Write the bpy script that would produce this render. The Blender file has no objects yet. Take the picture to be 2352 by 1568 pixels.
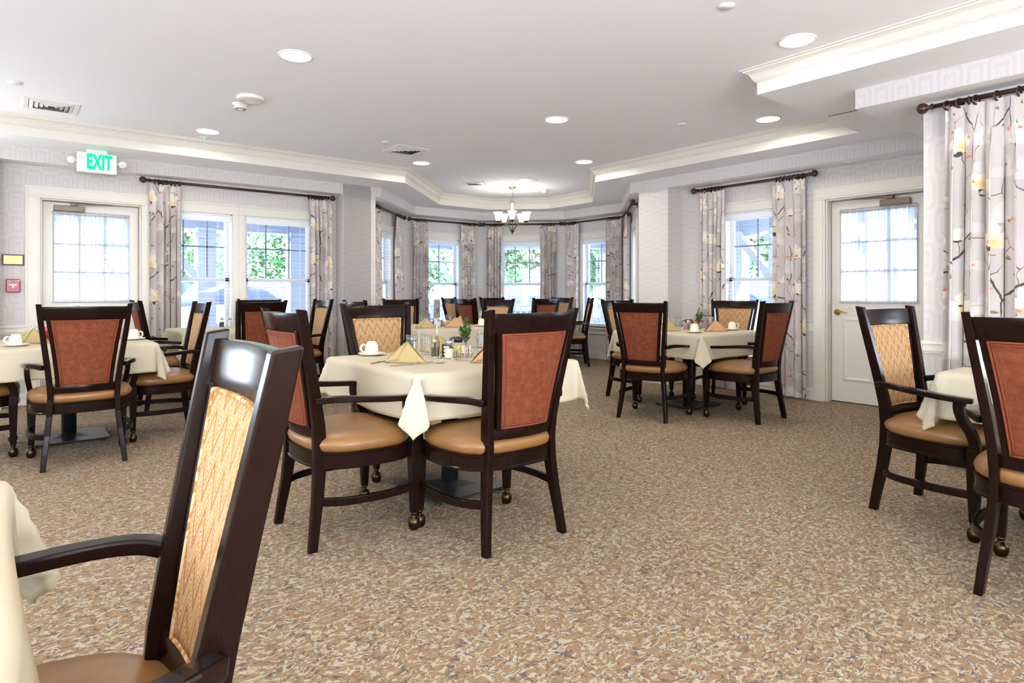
import bpy, bmesh, math, random
from mathutils import Vector, Matrix
random.seed(7)
PI = math.pi
R = math.radians
sc = bpy.context.scene
COL = sc.collection
CANW, FILLW, SKYW, SUNW, EXPO = 8, 215, 16.0, 42.0, 0.42

# ------------------------------------------------------------------ materials
def srgb(r, g, b):
    f = lambda c: (c/255/12.92 if c/255 <= .04045 else ((c/255+.055)/1.055)**2.4)
    return (f(r), f(g), f(b), 1)

class NT:
    def __init__(s, name):
        s.m = bpy.data.materials.new(name); s.m.use_nodes = True
        s.n = s.m.node_tree.nodes; s.l = s.m.node_tree.links
        s.b = s.n['Principled BSDF']; s.out = s.n['Material Output']
    def node(s, t, **k):
        n = s.n.new(t)
        for a, v in k.items(): setattr(n, a, v)
        return n
    def link(s, a, b): s.l.new(a, b)
    def setin(s, sock, v):
        if hasattr(v, 'links'): s.l.new(v, sock)
        else: sock.default_value = v
    def math(s, op, a, b=None, c=None):
        n = s.node('ShaderNodeMath', operation=op)
        s.setin(n.inputs[0], a)
        if b is not None: s.setin(n.inputs[1], b)
        if c is not None: s.setin(n.inputs[2], c)
        return n.outputs[0]
    def vmath(s, op, a, b=None):
        n = s.node('ShaderNodeVectorMath', operation=op)
        s.setin(n.inputs[0], a)
        if b is not None: s.setin(n.inputs[1], b)
        return n.outputs['Value'] if op in ('LENGTH', 'DISTANCE', 'DOT_PRODUCT') else n.outputs[0]
    def mix(s, f, a, b):
        n = s.node('ShaderNodeMix', data_type='RGBA')
        s.setin(n.inputs[0], f); s.setin(n.inputs[6], a); s.setin(n.inputs[7], b)
        return n.outputs[2]
    def sstep(s, v, lo, hi):
        n = s.node('ShaderNodeMapRange', interpolation_type='SMOOTHSTEP')
        s.setin(n.inputs[0], v); n.inputs[1].default_value = lo; n.inputs[2].default_value = hi
        return n.outputs[0]
    def noise(s, vec, scale, detail=2, rough=.5, dist=0):
        n = s.node('ShaderNodeTexNoise')
        if vec is not None: s.link(vec, n.inputs['Vector'])
        n.inputs['Scale'].default_value = scale; n.inputs['Detail'].default_value = detail
        n.inputs['Roughness'].default_value = rough; n.inputs['Distortion'].default_value = dist
        return n
    def voro(s, vec, scale, feat='F1', rnd=1):
        n = s.node('ShaderNodeTexVoronoi', feature=feat, voronoi_dimensions='2D')
        s.link(vec, n.inputs['Vector']); n.inputs['Scale'].default_value = scale
        n.inputs['Randomness'].default_value = rnd
        return n
    def uv(s): return s.node('ShaderNodeTexCoord').outputs['UV']
    def obj(s): return s.node('ShaderNodeTexCoord').outputs['Object']
    def sep(s, v):
        n = s.node('ShaderNodeSeparateXYZ'); s.link(v, n.inputs[0]); return n.outputs
    def comb(s, x, y, z=0.0):
        n = s.node('ShaderNodeCombineXYZ')
        s.setin(n.inputs[0], x); s.setin(n.inputs[1], y); s.setin(n.inputs[2], z)
        return n.outputs[0]
    def bump(s, h, strength=.2, dist=.01):
        n = s.node('ShaderNodeBump'); s.link(h, n.inputs['Height'])
        n.inputs['Strength'].default_value = strength; n.inputs['Distance'].default_value = dist
        s.link(n.outputs[0], s.b.inputs['Normal'])
    def base(s, v, rough=.5, metal=0, spec=.5):
        s.setin(s.b.inputs['Base Color'], v); s.setin(s.b.inputs['Roughness'], rough)
        s.b.inputs['Metallic'].default_value = metal
        s.b.inputs['Specular IOR Level'].default_value = spec
        return s

def plain(name, col, rough=.5, metal=0, spec=.5, var=.04, scale=30, bump=0):
    t = NT(name); o = t.obj(); n = t.noise(o, scale, 3)
    c = tuple(max(0, x*(1-var*2)) for x in col[:3])+(1,)
    t.base(t.mix(n.outputs[0], c, tuple(min(1, x*(1+var)) for x in col[:3])+(1,)), rough, metal, spec)
    if bump: t.bump(n.outputs[0], bump, .002)
    return t.m

M = {}
# dark lacquered wood
t = NT('dark_wood'); o = t.obj()
n = t.noise(t.vmath('MULTIPLY', o, (14, 14, 2.2)), 3, 5, .6, .6)
t.base(t.mix(n.outputs[0], srgb(14, 7, 6), srgb(32, 16, 12)), t.sstep(n.outputs[0], -.6, 2.6), 0, .16)
t.b.inputs['Roughness'].default_value = .2
t.l.remove(t.b.inputs['Roughness'].links[0]); t.b.inputs['Coat Weight'].default_value = .0; t.b.inputs['Coat Roughness'].default_value = .2
M['wood'] = t.m
# leather
t = NT('tan_leather'); o = t.obj(); n = t.noise(o, 9, 4); v = t.noise(o, 160, 2)
t.base(t.mix(n.outputs[0], srgb(116, 78, 42), srgb(144, 104, 58)), .36, 0, .5); t.bump(v.outputs[0], .15, .001)
M['leather'] = t.m
# rust velvet
t = NT('rust_velvet'); o = t.obj(); n = t.noise(o, 34, 6, .7, .2); v = t.noise(o, 120, 3)
f = t.sstep(n.outputs[0], .3, .72); f2 = t.sstep(v.outputs[0], .55, .75)
t.base(t.mix(t.math('MULTIPLY', f2, .35), t.mix(f, srgb(96, 46, 27), srgb(124, 66, 39)), srgb(95, 42, 28)), .75, 0, .2)
t.b.inputs['Sheen Weight'].default_value = .15; t.b.inputs['Sheen Roughness'].default_value = .4
t.b.inputs['Sheen Tint'].default_value = srgb(230, 150, 110)
M['rust'] = t.m
M['rust_edge'] = plain('rust_piping', srgb(122, 60, 38), .7, 0, .2, .1, 60)
# flame-stitch fabric (UV in metres)
t = NT('flame_stitch_fabric'); uvn = t.uv(); x, y, _ = t.sep(uvn)
q = .0036
xs = t.math('MULTIPLY', t.math('FLOOR', t.math('DIVIDE', x, q)), q)
tri = t.math('ABSOLUTE', t.math('SUBTRACT', t.math('FRACT', t.math('DIVIDE', xs, .066)), .5))
zig = t.math('ADD', y, t.math('MULTIPLY', tri, -.14))
zn = t.noise(t.vmath('MULTIPLY', uvn, (1, 1, 1)), 5, 1)
band = t.math('FRACT', t.math('DIVIDE', zig, .078))
cr = t.node('ShaderNodeValToRGB'); cr.color_ramp.interpolation = 'CONSTANT'
stops = [(0, (136, 78, 42)), (.11, (166, 116, 58)), (.27, (192, 172, 138)), (.35, (164, 114, 58)), (.44, (172, 124, 62)), (.56, (190, 168, 132)), (.64, (146, 94, 54)), (.70, (188, 170, 140)), (.80, (160, 108, 62)), (.9, (182, 156, 118))]
for i, (p, c) in enumerate(stops):
    e = cr.color_ramp.elements[i] if i < 2 else cr.color_ramp.elements.new(p)
    e.position = p; e.color = srgb(*c)
t.link(band, cr.inputs[0])
thr = t.noise(t.vmath('MULTIPLY', uvn, (1, .3, 1)), 260, 1)
t.base(t.mix(t.math('MULTIPLY', thr.outputs[0], .08), cr.outputs[0], srgb(226, 212, 180)), .85, 0, .15)
t.bump(thr.outputs[0], .35, .001)
M['flame'] = t.m
t = NT('flame_piping'); o = t.obj(); n = t.noise(o, 60, 2); t.base(t.mix(t.sstep(n.outputs[0], .4, .6), srgb(160, 104, 54), srgb(196, 172, 132)), .85, 0, .15)
M['flame_edge'] = t.m
# table linen
t = NT('cream_linen'); o = t.obj(); n = t.noise(o, 3, 3); w = t.noise(o, 700, 1)
t.base(t.mix(n.outputs[0], srgb(184, 173, 149), srgb(195, 185, 163)), .8, 0, .2); t.bump(n.outputs[0], .12, .03)
M['linen'] = t.m
M['hem'] = plain('cream_hem', srgb(202, 190, 158), .8, 0, .2)
M['khaki'] = plain('khaki_napkin', srgb(176, 156, 108), .85, 0, .15, .05, 8, .1)
M['peach'] = plain('peach_napkin', srgb(192, 150, 112), .85, 0, .15, .05, 8, .1)
M['china'] = plain('cream_china', srgb(236, 226, 206), .15, 0, .6, .01)
M['steel'] = plain('polished_steel', srgb(200, 198, 194), .22, 1, .5, .03)
M['brass'] = plain('antique_brass', srgb(74, 60, 42), .28, 1, .5, .2, 20)
M['goldbrass'] = plain('bright_brass', srgb(214, 170, 90), .2, 1)
M['nickel'] = plain('brushed_nickel', srgb(130, 116, 94), .28, 1)
M['iron'] = plain('black_iron', srgb(30, 31, 34), .38, 0, .5, .1)
M['black'] = plain('black_plastic', srgb(26, 26, 28), .35)
M['rod'] = plain('bronze_wood_rod', srgb(62, 36, 28), .3, 0, .5, .15, 40)
M['ceil'] = plain('ceiling_paint', srgb(247, 247, 248), .9, 0, .1, .004, 2)
M['trim'] = plain('cream_trim_paint', srgb(224, 218, 205), .4, 0, .4, .01, 3)
M['white'] = plain('white_vinyl', srgb(232, 234, 236), .4, 0, .4, .01)
M['muntin'] = plain('grey_muntin', srgb(120, 130, 145), .5, 0, .3)
M['door'] = plain('door_paint', srgb(224, 219, 207), .35, 0, .4, .01, 3)
M['plastic'] = plain('white_plastic', srgb(235, 233, 228), .4, 0, .4, .01)
M['dkplastic'] = plain('dark_gap', srgb(84, 82, 82), .6)
M['closer'] = plain('bronze_metal', srgb(120, 104, 88), .4, .3)
M['red'] = plain('red_enamel', srgb(160, 22, 38), .3)
M['green'] = plain('leaf_green', srgb(62, 98, 40), .5, 0, .3, .3, 30)
M['petal'] = plain('red_petal', srgb(186, 52, 44), .6, 0, .3, .2, 60)
M['yellowp'] = plain('yellow_paper', srgb(232, 214, 130), .7)
M['pinkp'] = plain('pink_paper', srgb(236, 190, 186), .7)
M['whitep'] = plain('white_paper', srgb(240, 238, 232), .7)
M['saltm'] = plain('salt_grains', srgb(240, 236, 224), .8)
M['pepperm'] = plain('pepper_grains', srgb(110, 92, 72), .8, 0, .3, .5, 400)
M['signgrey'] = plain('grey_card', srgb(92, 88, 84), .5)
M['textdk'] = plain('dark_ink', srgb(40, 30, 28), .6)
M['textbrass'] = plain('engraved_brass', srgb(214, 186, 110), .35, .4)
M['textwhite'] = plain('white_ink', srgb(240, 236, 232), .6)
M['rubber'] = plain('rubber_glide', srgb(200, 196, 188), .7)
# crystal / glass: thin, cheap
def glassmat(name, col=(1, 1, 1, 1), fac=.12, rough=.03):
    t = NT(name); tr = t.node('ShaderNodeBsdfTransparent'); tr.inputs[0].default_value = col
    gl = t.node('ShaderNodeBsdfGlossy'); gl.inputs['Roughness'].default_value = rough
    mx = t.node('ShaderNodeMixShader'); lw = t.node('ShaderNodeLayerWeight'); lw.inputs[0].default_value = .25
    f = t.math('ADD', t.math('MULTIPLY', lw.outputs['Facing'], .4), fac)
    t.link(f, mx.inputs[0]); t.link(tr.outputs[0], mx.inputs[1]); t.link(gl.outputs[0], mx.inputs[2])
    t.link(mx.outputs[0], t.out.inputs[0]); return t.m
M['glass'] = glassmat('clear_glass', (.96, .97, .98, 1), .05)
t = NT('window_pane'); tr = t.node('ShaderNodeBsdfTransparent'); tr.inputs[0].default_value = (.93, .96, 1, 1)
gl = t.node('ShaderNodeBsdfGlossy'); gl.inputs['Roughness'].default_value = .02
mx = t.node('ShaderNodeMixShader'); mx.inputs[0].default_value = .06
t.link(tr.outputs[0], mx.inputs[1]); t.link(gl.outputs[0], mx.inputs[2]); t.link(mx.outputs[0], t.out.inputs[0])
M['pane'] = t.m
def emis(name, col, st):
    t = NT(name); e = t.node('ShaderNodeEmission'); e.inputs[0].default_value = col; e.inputs[1].default_value = st
    n = t.noise(t.obj(), 2); t.link(t.mix(n.outputs[0], col, tuple(min(1, c*1.02) for c in col[:3])+(1,)), e.inputs[0])
    t.link(e.outputs[0], t.out.inputs[0]); return t.m
M['lamp'] = emis('lit_lens', (1, .95, .87, 1), 10)
M['shade'] = emis('lit_frosted_glass', (1, .97, .92, 1), 2.4)
M['exitg'] = emis('lit_green_letters', srgb(20, 250, 150), 1.3)
M['greenled'] = emis('green_indicator', srgb(60, 250, 160), 3)
# sheer; fold shading put into the translucent colour as dark streaks
t = NT('sheer_voile'); uvn = t.uv()
n = t.noise(t.vmath('MULTIPLY', uvn, (46, .5, 1)), 1, 3); n5 = t.noise(t.vmath('MULTIPLY', uvn, (8, .2, 1)), 1, 1)
st = t.math('ADD', t.math('MULTIPLY', t.sstep(n.outputs[0], .35, .65), .6), t.math('MULTIPLY', t.sstep(n5.outputs[0], .4, .6), .4))
tl = t.node('ShaderNodeBsdfTranslucent'); df = t.node('ShaderNodeBsdfDiffuse'); df.inputs[0].default_value = (.8, .8, .83, 1)
t.link(t.mix(st, (.78, .82, .9, 1), (.14, .16, .21, 1)), tl.inputs[0])
tr = t.node('ShaderNodeBsdfTransparent'); tr.inputs[0].default_value = (.8, .85, .95, 1)
m1 = t.node('ShaderNodeMixShader'); m1.inputs[0].default_value = .45
t.link(tl.outputs[0], m1.inputs[1]); t.link(df.outputs[0], m1.inputs[2])
m2 = t.node('ShaderNodeMixShader'); t.link(t.math('ADD', t.math('MULTIPLY', st, .2), .76), m2.inputs[0])
t.link(tr.outputs[0], m2.inputs[1]); t.link(m1.outputs[0], m2.inputs[2]); t.link(m2.outputs[0], t.out.inputs[0])
M['sheer'] = t.m
# blind slats: slightly translucent white
t = NT('blind_slat'); tl = t.node('ShaderNodeBsdfTranslucent'); tl.inputs[0].default_value = (.8, .82, .85, 1)
df = t.node('ShaderNodeBsdfDiffuse'); df.inputs[0].default_value = (.82, .83, .85, 1)
m1 = t.node('ShaderNodeMixShader'); m1.inputs[0].default_value = .75
t.link(tl.outputs[0], m1.inputs[1]); t.link(df.outputs[0], m1.inputs[2]); t.link(m1.outputs[0], t.out.inputs[0])
M['slat'] = t.m

# wallpaper: faint ogee medallions (UV in metres)
t = NT('ogee_wallpaper'); uvn = t.uv(); x, y, _ = t.sep(uvn)
wn = t.noise(uvn, 6, 2)
def medal(ox, oy):
    fx = t.math('MULTIPLY', t.math('SUBTRACT', t.math('FRACT', t.math('ADD', t.math('DIVIDE', x, .27), ox)), .5), 2.0)
    fy = t.math('MULTIPLY', t.math('SUBTRACT', t.math('FRACT', t.math('ADD', t.math('DIVIDE', y, .46), oy)), .5), 2.0)
    ax = t.math('ABSOLUTE', fx); ay = t.math('ABSOLUTE', fy)
    rr = t.math('SQRT', t.math('ADD', t.math('MULTIPLY', fx, fx), t.math('MULTIPLY', t.math('MULTIPLY', fy, fy), .9)))
    ang = t.math('ARCTAN2', fy, fx)
    lob = t.math('MULTIPLY', t.math('COSINE', t.math('MULTIPLY', ang, 4.0)), .06)
    r2 = t.math('ADD', t.math('ADD', rr, lob), t.math('MULTIPLY', ay, .12))
    return r2
ra = medal(0.0, 0.0); rb = medal(.5, .5)
rm = t.math('MINIMUM', ra, rb)
rings = t.math('SINE', t.math('MULTIPLY', rm, 21.0))
msk = t.sstep(rings, -.3, .45)
paper = t.mix(msk, srgb(203, 197, 193), srgb(210, 205, 201))
t.base(t.mix(t.math('MULTIPLY', wn.outputs[0], .15), paper, srgb(205, 200, 200)), .55, 0, .3)
M['paper'] = t.m

# curtain print (UV in metres)
t = NT('magnolia_curtain_print'); uvn = t.uv()
wob = t.noise(uvn, 9, 2)
wv = t.vmath('SUBTRACT', wob.outputs['Color'], (.5, .5, .5))
uvw = t.vmath('ADD', uvn, t.vmath('MULTIPLY', wv, (.05, .05, 0)))
col = t.mix(t.noise(uvn, 4, 2).outputs[0], srgb(188, 178, 175), srgb(205, 197, 193))
# branches
for sc_, rot, th, cc in ((2.3, 0, .0085, (72, 64, 58)), (3.4, 5, .006, (112, 92, 62))):
    vo = t.voro(t.vmath('ADD', t.vmath('MULTIPLY', uvw, (1.25, .62, 1)), (rot, rot*1.7, 0)), sc_, 'DISTANCE_TO_EDGE', 1)
    gate = t.noise(t.vmath('ADD', uvn, (rot+2, 3, 0)), 3.2, 1)
    ln = t.math('MULTIPLY', t.math('SUBTRACT', 1.0, t.sstep(vo.outputs['Distance'], th*.5, th*1.9)), t.sstep(gate.outputs[0], .44, .50))
    col = t.mix(ln, col, srgb(*cc))
# blossoms
def blossom(scale, off, r0, petals, col, inner, outerc, leafc, gatev, op=.8):
    v2 = t.vmath('ADD', uvw, off)
    vo = t.voro(v2, scale, 'F1', .75)
    d = t.vmath('SUBTRACT', t.vmath('MULTIPLY', v2, (scale, scale, 0)), t.vmath('MULTIPLY', vo.outputs['Position'], (scale, scale, 0)))
    dx, dy, _ = t.sep(d)
    rnd = t.sep(vo.outputs['Color'])
    ang = t.math('ADD', t.math('ARCTAN2', dy, dx), t.math('MULTIPLY', rnd[0], 1.2))
    rad = t.math('SQRT', t.math('ADD', t.math('MULTIPLY', dx, dx), t.math('MULTIPLY', dy, dy)))
    pet = t.math('ADD', t.math('MULTIPLY', t.math('ABSOLUTE', t.math('COSINE', t.math('MULTIPLY', ang, petals))), r0*.55), r0*.45)
    on = t.math('GREATER_THAN', rnd[1], gatev)
    up = t.math('GREATER_THAN', dy, -r0*.25)
    body = t.math('MULTIPLY', t.math('MULTIPLY', t.sstep(t.math('SUBTRACT', pet, rad), 0, .03), on), up)
    shade = t.mix(t.sstep(rad, 0, r0*.5), inner, outerc)
    col = t.mix(t.math('MULTIPLY', body, op), col, shade)
    cal = t.math('MULTIPLY', t.math('MULTIPLY', t.sstep(t.math('SUBTRACT', t.math('MULTIPLY', pet, .55), rad), 0, .02), on), t.math('MULTIPLY', t.math('LESS_THAN', dy, -r0*.22), t.math('GREATER_THAN', wob.outputs[0], .5)))
    return t.mix(cal, col, leafc)
col = blossom(3.6, (5.3, 2.2, 0), .44, 1.5, col, srgb(226, 220, 214), srgb(218, 211, 207), srgb(176, 166, 156), .45, .6)
col = blossom(2.7, (0, 0, 0), .36, 2.5, col, srgb(226, 194, 118), srgb(236, 228, 214), srgb(74, 74, 66), .45, .85)
col = blossom(4.0, (3.3, 1.7, 0), .28, 1.5, col, srgb(236, 226, 200), srgb(228, 222, 216), srgb(70, 66, 60), .55, .75)
col = blossom(7.0, (7.1, 4.2, 0), .15, 1.0, col, srgb(222, 106, 70), srgb(226, 140, 96), srgb(120, 84, 50), .76, .9)
col = blossom(8.5, (1.1, 9.2, 0), .17, 1.0, col, srgb(84, 78, 66), srgb(150, 120, 66), srgb(56, 52, 46), .74, .9)
t.base(col, .7, 0, .2)
M['curtain'] = t.m

# carpet
t = NT('patterned_carpet'); o = t.obj()
w = t.noise(o, 5, 2); o2 = t.vmath('ADD', o, t.vmath('MULTIPLY', t.vmath('SUBTRACT', w.outputs['Color'], (.5, .5, .5)), (.10, .10, 0)))
n1 = t.noise(t.vmath('MULTIPLY', o2, (1, 1.35, 1)), 24, 1, .4, .8)
n2 = t.noise(t.vmath('ADD', t.vmath('MULTIPLY', o2, (1, 1.5, 1)), (9, 4, 0)), 37, 1.5, .5, .3)
n3 = t.noise(o, 330, 2)
n4 = t.noise(o, 90, 2)
fl = t.noise(t.vmath('ADD', o, (3, 8, 0)), 46, 2)
gt = t.noise(t.vmath('ADD', o, (13, 2, 0)), 17, 1)
fz = t.math('ADD', t.math('MULTIPLY', t.math('SUBTRACT', n3.outputs[0], .5), .17), t.math('MULTIPLY', t.math('SUBTRACT', n4.outputs[0], .5), .15))
edge = t.math('ADD', n1.outputs[0], fz)
squig = t.math('MULTIPLY', t.math('SUBTRACT', 1.0, t.sstep(t.math('ABSOLUTE', t.math('SUBTRACT', edge, .53)), .014, .05)), t.sstep(gt.outputs[0], .40, .50))
blob = t.sstep(t.math('ADD', n2.outputs[0], fz), .545, .615)
dk = t.math('MULTIPLY', t.math('SUBTRACT', 1.0, t.sstep(t.math('ABSOLUTE', t.math('SUBTRACT', edge, .47)), .014, .045)), t.sstep(fl.outputs[0], .38, .52))
big = t.noise(o, 1.1, 2)
base = t.mix(t.math('MULTIPLY', n3.outputs[0], .6), srgb(124, 100, 75), srgb(164, 136, 106))
base = t.mix(t.math('MULTIPLY', t.sstep(fl.outputs[0], .54, .66), .55), base, srgb(96, 84, 70))
c2 = t.mix(t.math('MAXIMUM', squig, t.math('MULTIPLY', blob, .9)), base, t.mix(n3.outputs[0], srgb(148, 137, 118), srgb(190, 180, 158)))
c2 = t.mix(t.math('MULTIPLY', dk, .85), c2, t.mix(n3.outputs[0], srgb(48, 42, 48), srgb(104, 92, 94)))
t.base(c2, .95, 0, .1); t.bump(n3.outputs[0], .6, .005)
M['carpet'] = t.m

# exterior
M['porch'] = plain('porch_paint', srgb(160, 170, 190), .7, 0, .2, .03)
M['concrete'] = plain('pale_concrete', srgb(182, 184, 188), .9, 0, .1, .05, 2)
M['lawn'] = plain('lawn_grass', srgb(120, 160, 90), .9, 0, .1, .3, 3)
M['foliage'] = plain('tree_foliage', srgb(96, 136, 96), .7, 0, .2, .4, 2)
M['bark'] = plain('tree_bark', srgb(96, 80, 66), .9, 0, .1, .2)
M['siding'] = plain('white_siding', srgb(226, 226, 226), .8, 0, .2, .03)
M['roof'] = plain('grey_shingles', srgb(150, 148, 150), .9, 0, .1, .2, 12)
M['fence'] = plain('weathered_fence', srgb(150, 110, 100), .9, 0, .1, .2, 8)
M['carblue'] = plain('blue_car_paint', srgb(14, 28, 62), .25, 0, .6, .02)
M['carwhite'] = plain('silver_car_paint', srgb(90, 100, 112), .25, 0, .6, .02)
M['carglass'] = plain('car_window_glass', srgb(22, 30, 46), .1, 0, .8, .02)
M['tyre'] = plain('tyre_rubber', srgb(30, 30, 32), .8)
M['postgreen'] = plain('green_sign_post', srgb(40, 120, 110), .5)

# ------------------------------------------------------------------ mesh helpers
def link(o): COL.objects.link(o); return o
def tag(o, label=None, cat=None, group=None, kind=None):
    if label: o['label'] = label
    if cat: o['category'] = cat
    if group: o['group'] = group
    if kind: o['kind'] = kind
    return o
def empty(name, loc=(0, 0, 0), rz=0):
    o = bpy.data.objects.new(name, None); link(o); o.location = loc; o.rotation_euler = (0, 0, rz)
    o.empty_display_size = .05
    return o
class MB:
    def __init__(s): s.bm = bmesh.new(); s.uv = s.bm.loops.layers.uv.new('UVMap')
    def face(s, pts, uvs=None, smooth=False):
        vs = [s.bm.verts.new(p) for p in pts]
        f = s.bm.faces.new(vs); f.smooth = smooth
        if uvs:
            for l, u in zip(f.loops, uvs): l[s.uv].uv = u
        return f
    def box(s, a, b, mat=None):
        x0, y0, z0 = a; x1, y1, z1 = b
        P = [Vector(p) for p in ((x0, y0, z0), (x1, y0, z0), (x1, y1, z0), (x0, y1, z0), (x0, y0, z1), (x1, y0, z1), (x1, y1, z1), (x0, y1, z1))]
        if mat: P = [mat @ p for p in P]
        v = [s.bm.verts.new(p) for p in P]
        for q in ((0, 3, 2, 1), (4, 5, 6, 7), (0, 1, 5, 4), (1, 2, 6, 5), (2, 3, 7, 6), (3, 0, 4, 7)):
            f = s.bm.faces.new([v[i] for i in q])
            for l in f.loops:
                c = l.vert.co
                l[s.uv].uv = (c.x+c.y, c.z)
        return s
    def cbox(s, c, d, rot=None):
        m = Matrix.Translation(c)
        if rot is not None: m = m @ rot
        return s.box((-d[0]/2, -d[1]/2, -d[2]/2), (d[0]/2, d[1]/2, d[2]/2), m)
    def loft(s, rings, closed=True, caps=True, smooth=False):
        vr = [[s.bm.verts.new(p) for p in r] for r in rings]
        n = len(rings[0])
        for i in range(len(vr)-1):
            for j in range(n if closed else n-1):
                k = (j+1) % n
                f = s.bm.faces.new((vr[i][j], vr[i][k], vr[i+1][k], vr[i+1][j])); f.smooth = smooth
        if caps and closed:
            s.bm.faces.new(list(reversed(vr[0]))); s.bm.faces.new(vr[-1])
        return s
    def tube(s, pts, r, n=8, smooth=True, up=None):
        pts = [Vector(p) for p in pts]; rings = []
        rr = r if isinstance(r, (list, tuple)) else [r]*len(pts)
        prev = None
        for i, p in enumerate(pts):
            d = (pts[min(i+1, len(pts)-1)]-pts[max(i-1, 0)]).normalized()
            if prev is None:
                a = d.cross(Vector((0, 0, 1)))
                if a.length < .1: a = d.cross(Vector((1, 0, 0)))
            else: a = prev-d*prev.dot(d)
            a.normalize(); prev = a; b = d.cross(a)
            rings.append([p+(a*math.cos(2*PI*k/n)+b*math.sin(2*PI*k/n))*rr[i] for k in range(n)])
        return s.loft(rings, True, True, smooth)
    def bar(s, pts, w, h, up=(0, 0, 1)):
        """rectangular section swept on a path; w across, h along up"""
        pts = [Vector(p) for p in pts]; up = Vector(up); rings = []
        for i, p in enumerate(pts):
            d = (pts[min(i+1, len(pts)-1)]-pts[max(i-1, 0)]).normalized()
            a = d.cross(up).normalized(); b = a.cross(d).normalized()
            ww = w[i] if isinstance(w, (list, tuple)) else w; hh = h[i] if isinstance(h, (list, tuple)) else h
            rings.append([p+a*ww/2+b*hh/2, p-a*ww/2+b*hh/2, p-a*ww/2-b*hh/2, p+a*ww/2-b*hh/2])
        return s.loft(rings)
    def lathe(s, prof, n=24, c=(0, 0, 0), smooth=True, caps=True):
        cx, cy, cz = c
        rings = [[(cx+r*math.cos(2*PI*k/n), cy+r*math.sin(2*PI*k/n), cz+z) for k in range(n)] for r, z in prof]
        return s.loft(rings, True, caps, smooth)
    def ball(s, c, r, n=12):
        return s.lathe([(max(.0005, r*math.sin(PI*i/8)), -r*math.cos(PI*i/8)) for i in range(9)], n, c)
    def build(s, name, mat, parent=None, bevel=0, seg=2, smooth=None, recalc=True):
        if recalc: bmesh.ops.recalc_face_normals(s.bm, faces=s.bm.faces)
        me = bpy.data.meshes.new(name); s.bm.to_mesh(me); s.bm.free()
        o = bpy.data.objects.new(name, me); link(o)
        if mat: me.materials.append(M[mat])
        if bevel:
            md = o.modifiers.new('b', 'BEVEL'); md.width = bevel; md.segments = seg; md.limit_method = 'ANGLE'; md.angle_limit = R(35)
            md.harden_normals = False
            dg = bpy.context.evaluated_depsgraph_get(); ev = o.evaluated_get(dg)
            nm = bpy.data.meshes.new_from_object(ev); o.modifiers.clear(); o.data = nm; nm.name = name
        if smooth: o.data.polygons.foreach_set('use_smooth', [True]*len(o.data.polygons))
        if parent: o.parent = parent
        return o
def copy_tree(o, parent=None):
    c = o.copy(); COL.objects.link(c); c.parent = parent
    for ch in o.children: copy_tree(ch, c)
    return c
def text(name, s, size, mat, parent=None, loc=(0, 0, 0), rot=(0, 0, 0), ext=.0008, sx=1, shear=0, bold=0):
    cu = bpy.data.curves.new(name, 'FONT'); cu.body = s; cu.size = size; cu.extrude = ext; cu.align_x = 'CENTER'; cu.align_y = 'CENTER'
    cu.shear = shear; cu.offset = bold
    to = bpy.data.objects.new(name, cu); link(to)
    dg = bpy.context.evaluated_depsgraph_get(); me = bpy.data.meshes.new_from_object(to.evaluated_get(dg))
    bpy.data.objects.remove(to)
    o = bpy.data.objects.new(name, me); link(o); me.materials.clear(); me.materials.append(M[mat])
    o.location = loc; o.rotation_euler = rot; o.scale = (sx, 1, 1)
    if parent: o.parent = parent
    return o

# ------------------------------------------------------------------ room
mb = MB(); mb.box((-3.8, -3.8, -.08), (9.2, 9.9, 0)); fl_ = mb.build('floor', 'carpet'); tag(fl_, kind='structure')
mb = MB(); mb.box((-3.8, -3.8, 2.78), (9.2, 9.9, 2.83)); tag(mb.build('ceiling', 'ceil'), kind='structure')
TRAY = [(4.08, 7.33), (5.52, 8.77), (6.56, 8.77), (7.28, 8.03), (7.28, 7.0), (6.0, 5.72), (6.0, 2.45), (4.275, 2.45), (4.275, -3.2), (-3.2, -3.2), (-3.2, 7.33)]
HEAD = [(-3.8, 7.88), (4.01, 7.88), (5.30, 9.17), (6.66, 9.17), (7.71, 8.12), (7.71, 6.78), (6.42, 5.49), (6.42, 1.95), (4.715, 1.95), (4.715, -3.8)]
def filled(name, loops, z, mat):
    bm = bmesh.new(); es = []
    for lp in loops:
        vs = [bm.verts.new((x, y, z)) for x, y in lp]
        for i in range(len(vs)): es.append(bm.edges.new((vs[i], vs[(i+1) % len(vs)])))
    bmesh.ops.triangle_fill(bm, use_beauty=True, use_dissolve=False, edges=es)
    me = bpy.data.meshes.new(name); bm.to_mesh(me); bm.free(); o = bpy.data.objects.new(name, me); link(o); me.materials.append(M[mat]); return o
tag(filled('ceiling_soffit', [TRAY, [(-3.8, -3.8), (9.2, -3.8), (9.2, 9.9), (-3.8, 9.9)]], 2.60, 'ceil'), kind='structure')
tag(filled('ceiling_header_underside', [HEAD+[(9.2, -3.8), (9.2, 9.9), (-3.8, 9.9)]], 2.46, 'ceil'), kind='structure')
# header faces (papered strip)
mb = MB(); run = 0
for (a, b) in zip(HEAD[:-1], HEAD[1:]):
    L = math.dist(a, b)
    mb.face([(a[0], a[1], 2.46), (b[0], b[1], 2.46), (b[0], b[1], 2.60), (a[0], a[1], 2.60)], [(run, .19), (run+L, .19), (run+L, .33), (run, .33)])
    run += L
tag(mb.build('wall_header', 'paper', recalc=False), kind='structure')
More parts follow.
